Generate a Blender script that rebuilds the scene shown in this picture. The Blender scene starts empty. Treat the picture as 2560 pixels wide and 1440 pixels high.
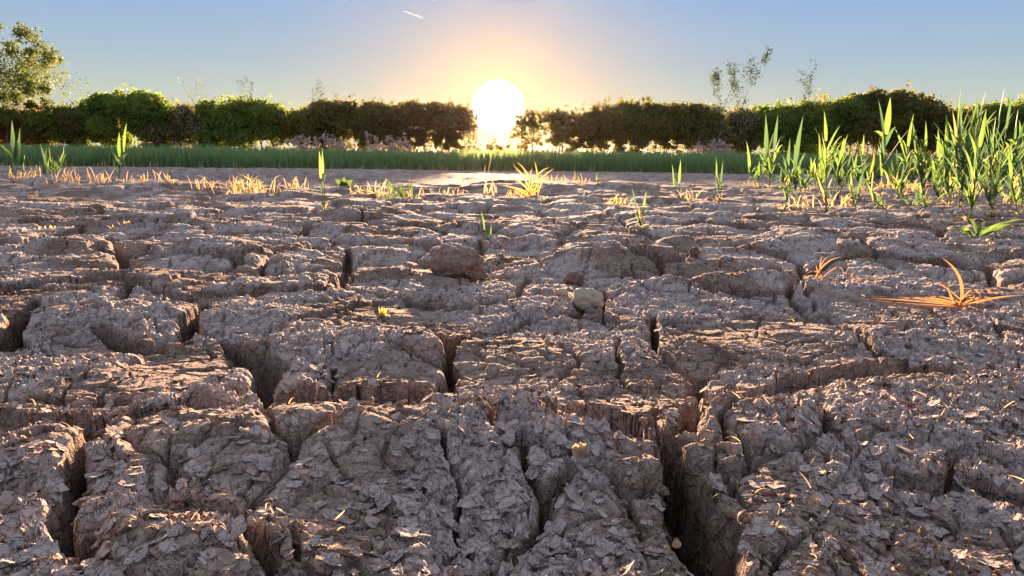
import bpy, math, random
import numpy as np
from mathutils import Vector, Matrix, Euler

# ------------------------------------------------------------------ camera
SC = bpy.context.scene
COL = SC.collection
S = 0.55                       # design units -> metres (design eye height is 0.30)
HE = 0.30                      # eye height in design units
FPX = 1850.0                   # focal length in pixels of the 2560 wide frame
PITCH = math.atan((720 - 400) / FPX)
ROLL = math.radians(0.65)
FW = Vector((0, math.cos(PITCH), -math.sin(PITCH)))
R0 = Vector((1, 0, 0)); U0 = R0.cross(FW)
RT = (R0 * math.cos(ROLL) + U0 * math.sin(ROLL)).normalized()
UP = RT.cross(FW).normalized()
cam_data = bpy.data.cameras.new('camera')
cam = bpy.data.objects.new('camera', cam_data)
COL.objects.link(cam)
cam_data.sensor_width = 36.0
cam_data.lens = 36.0 * FPX / 2560.0
cam_data.clip_start = 0.01
cam_data.clip_end = 20000
M4 = Matrix((RT, UP, -FW)).transposed().to_4x4()
M4.translation = Vector((0, 0, HE * S))
cam.matrix_world = M4
SC.camera = cam
EYE = Vector((0, 0, HE))


def ray(px, py):
    return FW * FPX + RT * (px - 1280) - UP * (py - 720)


def tilt_z(y):
    t = min(1, max(0, (y - 0.45) / 0.70))
    return 0.045 * (1 - t * t * (3 - 2 * t))


def ground_at(px, py):
    """where a pixel's sight line meets the gently rising ground"""
    d = ray(px, py); z = 0.0
    for _ in range(12):
        p = EYE + d * ((z - HE) / d.z)
        z = 0.5 * z + 0.5 * tilt_z(p.y)
    p.z = 0.0
    return p


def at_depth(px, py, y):
    d = ray(px, py)
    return EYE + d * (y / d.y)


# ------------------------------------------------------------------ light
SUN_DIR = ray(1245, 268).normalized()
SUN_ELEV = math.asin(SUN_DIR.z)
SUN_AZ = math.atan2(SUN_DIR.x, SUN_DIR.y)
w = bpy.data.worlds.new('World'); SC.world = w; w.use_nodes = True
nt = w.node_tree; nt.nodes.clear()
N = nt.nodes.new; L = nt.links.new
EXPO = 2.8
HAZE = 0.00005
KX = 1.0 / 2 ** EXPO
sky = N('ShaderNodeTexSky'); sky.sky_type = 'NISHITA'; sky.sun_disc = False
sky.sun_elevation = SUN_ELEV; sky.sun_rotation = SUN_AZ
sky.air_density = 1.0; sky.dust_density = 0.3; sky.ozone_density = 2.0; sky.altitude = 50
bg = N('ShaderNodeBackground'); bg.inputs['Strength'].default_value = 0.001
tc = N('ShaderNodeTexCoord')
nrm = N('ShaderNodeVectorMath'); nrm.operation = 'NORMALIZE'; L(tc.outputs['Generated'], nrm.inputs[0])
dt = N('ShaderNodeVectorMath'); dt.operation = 'DOT_PRODUCT'; dt.inputs[1].default_value = SUN_DIR
L(nrm.outputs[0], dt.inputs[0])
ac = N('ShaderNodeMath'); ac.operation = 'ARCCOSINE'; L(dt.outputs['Value'], ac.inputs[0])


def wmath(op, a, b=None, c=None, clamp=False):
    n = N('ShaderNodeMath'); n.operation = op; n.use_clamp = clamp
    for i, v in enumerate((a, b, c)):
        if v is None: continue
        if isinstance(v, (int, float)): n.inputs[i].default_value = v
        else: L(v, n.inputs[i])
    return n.outputs[0]


def wadd(shaders):
    r = shaders[0]
    for q in shaders[1:]:
        n = N('ShaderNodeAddShader'); L(r, n.inputs[0]); L(q, n.inputs[1]); r = n.outputs[0]
    return r


def glow(col, width, strength, power=1.0):
    e = wmath('POWER', wmath('MULTIPLY', ac.outputs[0], 1 / math.radians(width)), power)
    e = wmath('EXPONENT', wmath('MULTIPLY', e, -1.0))
    g = N('ShaderNodeBackground'); g.inputs['Color'].default_value = (*col, 1)
    L(wmath('MULTIPLY', e, strength * KX), g.inputs['Strength'])
    return g.outputs[0]


disc = N('ShaderNodeMapRange'); disc.interpolation_type = 'SMOOTHSTEP'
disc.inputs['From Min'].default_value = math.radians(2.08); disc.inputs['From Max'].default_value = math.radians(1.35)
disc.inputs['To Min'].default_value = 0; disc.inputs['To Max'].default_value = 3.0
L(ac.outputs[0], disc.inputs['Value'])
bgd = N('ShaderNodeBackground'); bgd.inputs['Color'].default_value = (1.0, 0.93, 0.72, 1)
L(disc.outputs[0], bgd.inputs['Strength'])
# clear evening sky: cream at the horizon, blue above
sepz = N('ShaderNodeSeparateXYZ'); L(nrm.outputs[0], sepz.inputs[0])
el = wmath('MULTIPLY', wmath('ARCSINE', sepz.outputs['Z']), 180 / math.pi / 90.0, clamp=True)
rp = N('ShaderNodeValToRGB'); L(el, rp.inputs[0])
stops = [(0.0, (0.66, 0.62, 0.45)), (4 / 90, (0.56, 0.62, 0.54)), (7 / 90, (0.40, 0.52, 0.63)), (12.5 / 90, (0.25, 0.43, 0.75)),
         (28 / 90, (0.56, 0.64, 0.78)), (1.0, (0.70, 0.73, 0.82))]
rr_ = rp.color_ramp.elements
rr_[0].position = 0; rr_[0].color = (*stops[0][1], 1); rr_[1].position = 1; rr_[1].color = (*stops[-1][1], 1)
for p_, c_ in stops[1:-1]:
    e_ = rr_.new(p_); e_.color = (*c_, 1)
fy = wmath('EXPONENT', wmath('MULTIPLY', ac.outputs[0], -1 / math.radians(5.6)))
warm = N('ShaderNodeMix'); warm.data_type = 'RGBA'; warm.inputs[7].default_value = (1.0, 0.66, 0.22, 1)
L(wmath('MULTIPLY', fy, 0.95, clamp=True), warm.inputs[0]); L(rp.outputs[0], warm.inputs[6])
bgs = N('ShaderNodeBackground'); L(warm.outputs[2], bgs.inputs['Color']); L(wmath('MULTIPLY', wmath('MULTIPLY_ADD', dt.outputs['Value'], 0.08, 0.92), KX), bgs.inputs['Strength'])
wout = N('ShaderNodeOutputWorld')
L(sky.outputs[0], bg.inputs['Color'])
L(wadd([bg.outputs[0], bgd.outputs[0], bgs.outputs[0], glow((1.0, 0.62, 0.15), 2.2, 0.25)]), wout.inputs['Surface'])

ld = bpy.data.lights.new('sun', 'SUN'); ld.energy = 5.0; ld.angle = math.radians(0.9)
ld.color = (1.0, 0.66, 0.39)
lo = bpy.data.objects.new('sun', ld); COL.objects.link(lo)
LAMP_DIR = ray(1245, 204).normalized()
lo.rotation_euler = (-LAMP_DIR).to_track_quat('-Z', 'Y').to_euler()
SC.view_settings.view_transform = 'Standard'
SC.view_settings.look = 'None'
SC.view_settings.exposure = EXPO
SC.view_settings.gamma = 1.0
SC.view_settings.use_curve_mapping = False
SC.render.engine = 'CYCLES'
SC.cycles.use_denoising = True
SC.cycles.max_bounces = 6
SC.cycles.diffuse_bounces = 3
SC.cycles.transmission_bounces = 4
SC.cycles.volume_bounces = 0
SC.cycles.transparent_max_bounces = 4

rng = np.random.default_rng(11)
RND = random.Random(5)


# ------------------------------------------------------------------ materials
def mat(name):
    m = bpy.data.materials.new(name); m.use_nodes = True
    m.node_tree.nodes.clear()
    return m, m.node_tree.nodes.new, m.node_tree.links.new


def ramp(N, stops):
    r = N('ShaderNodeValToRGB')
    el = r.color_ramp.elements
    el[0].position, el[0].color = stops[0][0], (*stops[0][1], 1)
    el[1].position, el[1].color = stops[-1][0], (*stops[-1][1], 1)
    for p, c in stops[1:-1]:
        e = el.new(p); e.color = (*c, 1)
    return r


def soil_material():
    m, N, L = mat('dry_soil')
    out = N('ShaderNodeOutputMaterial'); b = N('ShaderNodeBsdfPrincipled')
    geo = N('ShaderNodeNewGeometry')
    n1 = N('ShaderNodeTexNoise'); n1.inputs['Scale'].default_value = 9; n1.inputs['Detail'].default_value = 8
    n1.inputs['Roughness'].default_value = 0.65
    n2 = N('ShaderNodeTexNoise'); n2.inputs['Scale'].default_value = 160; n2.inputs['Detail'].default_value = 6
    n2.inputs['Roughness'].default_value = 0.7
    n3 = N('ShaderNodeTexNoise'); n3.inputs['Scale'].default_value = 1200; n3.inputs['Detail'].default_value = 3
    for n in (n1, n2, n3): L(geo.outputs['Position'], n.inputs['Vector'])
    r1 = ramp(N, [(0.32, (0.17, 0.105, 0.082)), (0.5, (0.32, 0.225, 0.185)), (0.70, (0.47, 0.355, 0.31))])
    L(n1.outputs['Fac'], r1.inputs[0])
    r2 = ramp(N, [(0.30, (0.45, 0.41, 0.39)), (0.5, (1, 1, 1)), (0.75, (1.3, 1.3, 1.32))])
    L(n2.outputs['Fac'], r2.inputs[0])
    mx = N('ShaderNodeMix'); mx.data_type = 'RGBA'; mx.blend_type = 'MULTIPLY'; mx.inputs[0].default_value = 0.8
    L(r1.outputs[0], mx.inputs[6]); L(r2.outputs[0], mx.inputs[7])
    at = N('ShaderNodeAttribute'); at.attribute_name = 'crust'
    mx2 = N('ShaderNodeMix'); mx2.data_type = 'RGBA'
    crc = N('ShaderNodeMix'); crc.data_type = 'RGBA'; crc.inputs[6].default_value = (0.38, 0.295, 0.275, 1)
    crc.inputs[7].default_value = (0.68, 0.58, 0.565, 1)
    L(n2.outputs['Fac'], crc.inputs[0])
    L(at.outputs['Fac'], mx2.inputs[0]); L(mx.outputs[2], mx2.inputs[6]); L(crc.outputs[2], mx2.inputs[7])
    L(mx2.outputs[2], b.inputs['Base Color'])
    b.inputs['Roughness'].default_value = 0.95
    b.inputs['Specular IOR Level'].default_value = 0.06
    bp = N('ShaderNodeBump'); bp.inputs['Strength'].default_value = 0.9; bp.inputs['Distance'].default_value = 0.0028
    ad = N('ShaderNodeMath'); ad.operation = 'ADD'
    L(n2.outputs['Fac'], ad.inputs[0])
    m3 = N('ShaderNodeMath'); m3.operation = 'MULTIPLY'; m3.inputs[1].default_value = 0.35; L(n3.outputs['Fac'], m3.inputs[0])
    L(m3.outputs[0], ad.inputs[1]); L(ad.outputs[0], bp.inputs['Height'])
    wp = N('ShaderNodeVectorMath'); wp.operation = 'MULTIPLY_ADD'; wp.inputs[1].default_value = (0.012, 0.012, 0.012)
    nw = N('ShaderNodeTexNoise'); nw.inputs['Scale'].default_value = 70; nw.inputs['Detail'].default_value = 4
    L(geo.outputs['Position'], nw.inputs['Vector']); L(nw.outputs['Color'], wp.inputs[0]); L(geo.outputs['Position'], wp.inputs[2])
    last = bp
    for sc_, wd_, ds_ in ((75, 0.09, 0.0026), (210, 0.12, 0.0011)):
        vo = N('ShaderNodeTexVoronoi'); vo.feature = 'DISTANCE_TO_EDGE'; vo.inputs['Scale'].default_value = sc_
        L(wp.outputs[0], vo.inputs['Vector'])
        mr = N('ShaderNodeMapRange'); mr.interpolation_type = 'SMOOTHSTEP'; mr.inputs['From Max'].default_value = wd_
        L(vo.outputs['Distance'], mr.inputs['Value'])
        b2 = N('ShaderNodeBump'); b2.inputs['Strength'].default_value = 0.8; b2.inputs['Distance'].default_value = ds_
        L(mr.outputs[0], b2.inputs['Height']); L(b2.outputs[0], last.inputs['Normal']); last = b2
    L(bp.outputs[0], b.inputs['Normal'])
    L(b.outputs[0], out.inputs['Surface'])
    return m


def leaf_material(name, c1, c2, trans=0.4, tc_=None, rough=0.65, spec=0.12):
    m, N, L = mat(name)
    out = N('ShaderNodeOutputMaterial'); b = N('ShaderNodeBsdfPrincipled'); t = N('ShaderNodeBsdfTranslucent')
    geo = N('ShaderNodeNewGeometry')
    n = N('ShaderNodeTexNoise'); n.inputs['Scale'].default_value = 25; n.inputs['Detail'].default_value = 4
    L(geo.outputs['Position'], n.inputs['Vector'])
    a = N('ShaderNodeMath'); a.operation = 'ADD'; a.use_clamp = True
    h = N('ShaderNodeMath'); h.operation = 'MULTIPLY_ADD'; h.inputs[1].default_value = 0.7; h.inputs[2].default_value = -0.35
    L(geo.outputs['Random Per Island'], h.inputs[0]); L(h.outputs[0], a.inputs[0]); L(n.outputs['Fac'], a.inputs[1])
    mx = N('ShaderNodeMix'); mx.data_type = 'RGBA'; mx.inputs[6].default_value = (*c1, 1); mx.inputs[7].default_value = (*c2, 1)
    L(a.outputs[0], mx.inputs[0]); L(mx.outputs[2], b.inputs['Base Color'])
    b.inputs['Roughness'].default_value = rough; b.inputs['Specular IOR Level'].default_value = spec
    if tc_ is None:
        tc_ = tuple(min(1, v * 2.2) for v in c2)
    t.inputs['Color'].default_value = (*tc_, 1)
    ms = N('ShaderNodeMixShader'); ms.inputs[0].default_value = trans
    L(b.outputs[0], ms.inputs[1]); L(t.outputs[0], ms.inputs[2]); L(ms.outputs[0], out.inputs['Surface'])
    return m


def plain_material(name, c1, c2, scale=20, rough=0.85, bump=0.002):
    m, N, L = mat(name)
    out = N('ShaderNodeOutputMaterial'); b = N('ShaderNodeBsdfPrincipled')
    geo = N('ShaderNodeNewGeometry')
    n = N('ShaderNodeTexNoise'); n.inputs['Scale'].default_value = scale; n.inputs['Detail'].default_value = 7
    L(geo.outputs['Position'], n.inputs['Vector'])
    r = ramp(N, [(0.3, c1), (0.7, c2)]); L(n.outputs['Fac'], r.inputs[0]); L(r.outputs[0], b.inputs['Base Color'])
    b.inputs['Roughness'].default_value = rough
    bp = N('ShaderNodeBump'); bp.inputs['Distance'].default_value = bump; bp.inputs['Strength'].default_value = 0.7
    L(n.outputs['Fac'], bp.inputs['Height']); L(bp.outputs[0], b.inputs['Normal'])
    L(b.outputs[0], out.inputs['Surface'])
    return m


M = {}
M['soil'] = soil_material()
M['wheat'] = leaf_material('wheat_leaf', (0.045, 0.10, 0.055), (0.10, 0.18, 0.07), 0.36, (0.25, 0.40, 0.08))
M['wheat_dark'] = leaf_material('crop_leaf', (0.12, 0.20, 0.10), (0.23, 0.33, 0.16), 0.42, (0.36, 0.50, 0.18))
M['straw'] = leaf_material('dry_straw', (0.36, 0.24, 0.13), (0.52, 0.38, 0.21), 0.35, (0.66, 0.48, 0.24))
M['rust'] = leaf_material('rust_straw', (0.34, 0.18, 0.08), (0.46, 0.27, 0.13), 0.33, (0.50, 0.25, 0.10))
M['straw_pale'] = leaf_material('pale_straw', (0.40, 0.30, 0.19), (0.55, 0.43, 0.28), 0.35, (0.8, 0.55, 0.3))
M['yellow'] = leaf_material('yellow_leaf', (0.42, 0.30, 0.09), (0.60, 0.45, 0.15), 0.45, (0.85, 0.55, 0.14))
M['wheat_blue'] = leaf_material('wheat_leaf_bluish', (0.045, 0.095, 0.065), (0.09, 0.16, 0.10), 0.28, (0.16, 0.30, 0.12))
M['weed'] = leaf_material('weed_leaf', (0.05, 0.11, 0.03), (0.10, 0.17, 0.05), 0.3, (0.18, 0.28, 0.07))
M['tree'] = leaf_material('tree_leaf', (0.07, 0.10, 0.03), (0.13, 0.17, 0.05), 0.33, (0.24, 0.29, 0.07), 0.6)
M['green'] = leaf_material('hedge_leaf_green', (0.065, 0.115, 0.03), (0.13, 0.21, 0.05), 0.4, (0.34, 0.44, 0.07), 0.6)
M['dark'] = leaf_material('hedge_leaf_dark', (0.06, 0.075, 0.032), (0.12, 0.14, 0.05), 0.35, (0.34, 0.30, 0.08), 0.6)
M['sapling'] = leaf_material('sapling_leaf', (0.05, 0.08, 0.045), (0.09, 0.13, 0.07), 0.18, (0.14, 0.18, 0.06), 0.8)
M['olive'] = leaf_material('hedge_leaf_olive', (0.08, 0.10, 0.025), (0.16, 0.18, 0.04), 0.4, (0.40, 0.38, 0.06), 0.6)
M['russet'] = leaf_material('hedge_leaf_russet', (0.11, 0.07, 0.03), (0.20, 0.13, 0.06), 0.35, (0.45, 0.24, 0.08), 0.6)
M['blossom'] = leaf_material('hawthorn_blossom', (0.42, 0.34, 0.34), (0.62, 0.54, 0.54), 0.3, (0.6, 0.5, 0.5), 0.8)
M['bark'] = plain_material('bark', (0.07, 0.05, 0.035), (0.16, 0.12, 0.09), 12)
M['field'] = plain_material('field_soil', (0.22, 0.15, 0.12), (0.34, 0.26, 0.22), 3)
M['stone'] = plain_material('field_stone', (0.30, 0.25, 0.20), (0.46, 0.38, 0.31), 60, 0.8, 0.001)


# ------------------------------------------------------------------ helpers
def tag(o, label=None, cat=None, group=None, kind=None):
    if label: o['label'] = label
    if cat: o['category'] = cat
    if group: o['group'] = group
    if kind: o['kind'] = kind
    return o


def empty(name, loc):
    o = bpy.data.objects.new(name, None); COL.objects.link(o)
    o.location = Vector(loc) * S; o.empty_display_size = 0.02
    return o


def np_mesh(name, V, F, material, smooth=True):
    """V (n,3) design units, F (m,k)"""
    me = bpy.data.meshes.new(name)
    V = np.asarray(V, np.float32) * S; F = np.asarray(F, np.int32)
    k = F.shape[1]
    me.vertices.add(len(V)); me.vertices.foreach_set('co', V.ravel())
    me.loops.add(F.size); me.loops.foreach_set('vertex_index', F.ravel())
    me.polygons.add(len(F))
    me.polygons.foreach_set('loop_start', np.arange(0, F.size, k, dtype=np.int32))
    me.update(calc_edges=True)
    me.polygons.foreach_set('use_smooth', np.full(len(F), smooth))
    me.materials.append(material)
    return me


def link(name, me, parent=None, loc=None):
    o = bpy.data.objects.new(name, me); COL.objects.link(o)
    if parent: o.parent = parent
    if loc is not None: o.location = Vector(loc) * S
    return o


class Buf:
    def __init__(s): s.v = []; s.f = []

    def tube(s, pts, rad, n=5):
        base = len(s.v); m = len(pts)
        for i, p in enumerate(pts):
            a = pts[max(0, i - 1)]; b = pts[min(m - 1, i + 1)]
            d = (b - a).normalized()
            e = d.orthogonal().normalized() if abs(d.z) > 0.99 else d.cross(Vector((0, 0, 1))).normalized()
            g = d.cross(e)
            for k in range(n):
                t = 2 * math.pi * k / n
                s.v.append(p + (e * math.cos(t) + g * math.sin(t)) * rad[i])
        for i in range(m - 1):
            for k in range(n):
                a = base + i * n + k; b = base + i * n + (k + 1) % n
                s.f.append((a, b, b + n, a + n))
        s.f.append(tuple(base + (m - 1) * n + k for k in range(n)))

    def blade(s, p0, pc, p1, width, side=None, n=6, fold=0.18, base_w=0.45, peak=0.3, twist=0.0):
        base = len(s.v)
        pts = [(p0 * (1 - t) ** 2 + pc * 2 * t * (1 - t) + p1 * t * t) for t in [i / n for i in range(n + 1)]]
        if side is None:
            side = Vector((1, 0, 0))
        for i, p in enumerate(pts):
            t = i / n
            d = (pts[min(n, i + 1)] - pts[max(0, i - 1)]).normalized()
            sd = (side - d * side.dot(d))
            if sd.length < 1e-4: sd = d.orthogonal()
            sd.normalize()
            nr = d.cross(sd)
            an = twist * t
            sd2 = sd * math.cos(an) + nr * math.sin(an); nr2 = d.cross(sd2)
            if t < peak: wv = base_w + (1 - base_w) * (t / peak)
            else: wv = max(0.03, (1 - ((t - peak) / (1 - peak)) ** 1.6))
            wv *= width * 0.5
            s.v += [p - sd2 * wv, p + nr2 * wv * fold * 2, p + sd2 * wv]
        for i in range(n):
            a = base + i * 3
            s.f += [(a, a + 1, a + 4, a + 3), (a + 1, a + 2, a + 5, a + 4)]

    def obj(s, name, material, parent=None, smooth=True):
        me = bpy.data.meshes.new(name)
        off = Vector((0, 0, 0))
        if parent is not None: off = parent.location / S
        me.from_pydata([tuple((v - off) * S) for v in s.v], [], s.f)
        me.update()
        me.polygons.foreach_set('use_smooth', np.full(len(me.polygons), smooth))
        me.materials.append(material)
        return link(name, me, parent)


# ------------------------------------------------------------------ noise (numpy)
def hsh(ix, iy, seed):
    h = (ix.astype(np.int64) * 374761393 + iy.astype(np.int64) * 668265263 + seed * 974634777) & 0xFFFFFFFF
    h = ((h ^ (h >> 13)) * 1274126177) & 0xFFFFFFFF
    h = h ^ (h >> 16)
    return (h & 0xFFFFFF).astype(np.float32) / np.float32(0x1000000)


def vnoise(x, y, seed):
    ix = np.floor(x).astype(np.int64); iy = np.floor(y).astype(np.int64)
    fx = (x - ix).astype(np.float32); fy = (y - iy).astype(np.float32)
    u = fx * fx * (3 - 2 * fx); v = fy * fy * (3 - 2 * fy)
    a = hsh(ix, iy, seed); b = hsh(ix + 1, iy, seed); c = hsh(ix, iy + 1, seed); d = hsh(ix + 1, iy + 1, seed)
    return (a + (b - a) * u) * (1 - v) + (c + (d - c) * u) * v - 0.5


def fbm(x, y, seed, octv=4, gain=0.5):
    r = 0; amp = 1.0; tot = 0
    for i in range(octv):
        r = r + vnoise(x, y, seed + i * 17) * amp; tot += amp
        x = x * 2.03 + 11.3; y = y * 2.03 + 5.7; amp *= gain
    return r / tot


def voronoi(x, y, seed, jit=0.85):
    """F1,F2 distances and id hashes"""
    ix = np.floor(x).astype(np.int64); iy = np.floor(y).astype(np.int64)
    f1 = np.full(x.shape, 9.0, np.float32); f2 = f1.copy(); idx = np.zeros(x.shape, np.int64)
    px1 = np.zeros(x.shape, np.float32); py1 = px1.copy(); px2 = px1.copy(); py2 = px1.copy()
    for dx in (-1, 0, 1):
        for dy in (-1, 0, 1):
            cx = ix + dx; cy = iy + dy
            sx = cx + 0.5 + (hsh(cx, cy, seed) - 0.5) * jit
            sy = cy + 0.5 + (hsh(cx, cy, seed + 1) - 0.5) * jit
            ex_ = (sx - x).astype(np.float32); ey_ = (sy - y).astype(np.float32)
            d = ex_ * ex_ + ey_ * ey_
            n1 = d < f1; n2 = (~n1) & (d < f2)
            f2 = np.where(n1, f1, np.where(n2, d, f2))
            px2 = np.where(n1, px1, np.where(n2, ex_, px2)); py2 = np.where(n1, py1, np.where(n2, ey_, py2))
            f1 = np.where(n1, d, f1); px1 = np.where(n1, ex_, px1); py1 = np.where(n1, ey_, py1)
            idx = np.where(n1, cx * 7919 + cy, idx)
    # exact distance to the border between the two nearest seeds
    mx_ = (px1 + px2) * 0.5; my_ = (py1 + py2) * 0.5
    vx = px2 - px1; vy = py2 - py1; ln = np.sqrt(vx * vx + vy * vy) + 1e-6
    edge = np.abs(mx_ * vx + my_ * vy) / ln
    return edge, idx


def shingles(x, y, cell, seed, amp, tilt, curl, cover=0.8):
    """overlapping curled flakes; returns height and presence"""
    X = x / cell; Y = y / cell
    ix = np.floor(X).astype(np.int64); iy = np.floor(Y).astype(np.int64)
    best = np.full(x.shape, -1.0, np.float32)
    for dx in (-1, 0, 1):
        for dy in (-1, 0, 1):
            cx = ix + dx; cy = iy + dy
            h0 = hsh(cx, cy, seed)
            ex_ = (X - (cx + 0.5 + (hsh(cx, cy, seed + 1) - 0.5) * 0.9)).astype(np.float32)
            ey_ = (Y - (cy + 0.5 + (hsh(cx, cy, seed + 2) - 0.5) * 0.9)).astype(np.float32)
            a = hsh(cx, cy, seed + 3) * 6.283
            ca = np.cos(a); sa = np.sin(a)
            u = ex_ * ca + ey_ * sa; v = (-ex_ * sa + ey_ * ca) * 1.35
            # angular outline
            rr = np.maximum(np.maximum(np.abs(u), np.abs(v)), np.abs(u * 0.7 + v * 0.72))
            rad = 0.48 + 0.28 * hsh(cx, cy, seed + 4)
            h = 0.35 + h0 * 0.65 + tilt * (u * (hsh(cx, cy, seed + 5) - 0.2)) + curl * rr * rr
            ok = (rr < rad) & (hsh(cx, cy, seed + 6) < cover)
            best = np.where(ok & (h > best), h, best)
    return np.maximum(best, 0) * amp, (best > 0)


def sstep(a, b, x):
    t = np.clip((x - a) / (b - a), 0, 1)
    return t * t * (3 - 2 * t)


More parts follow.
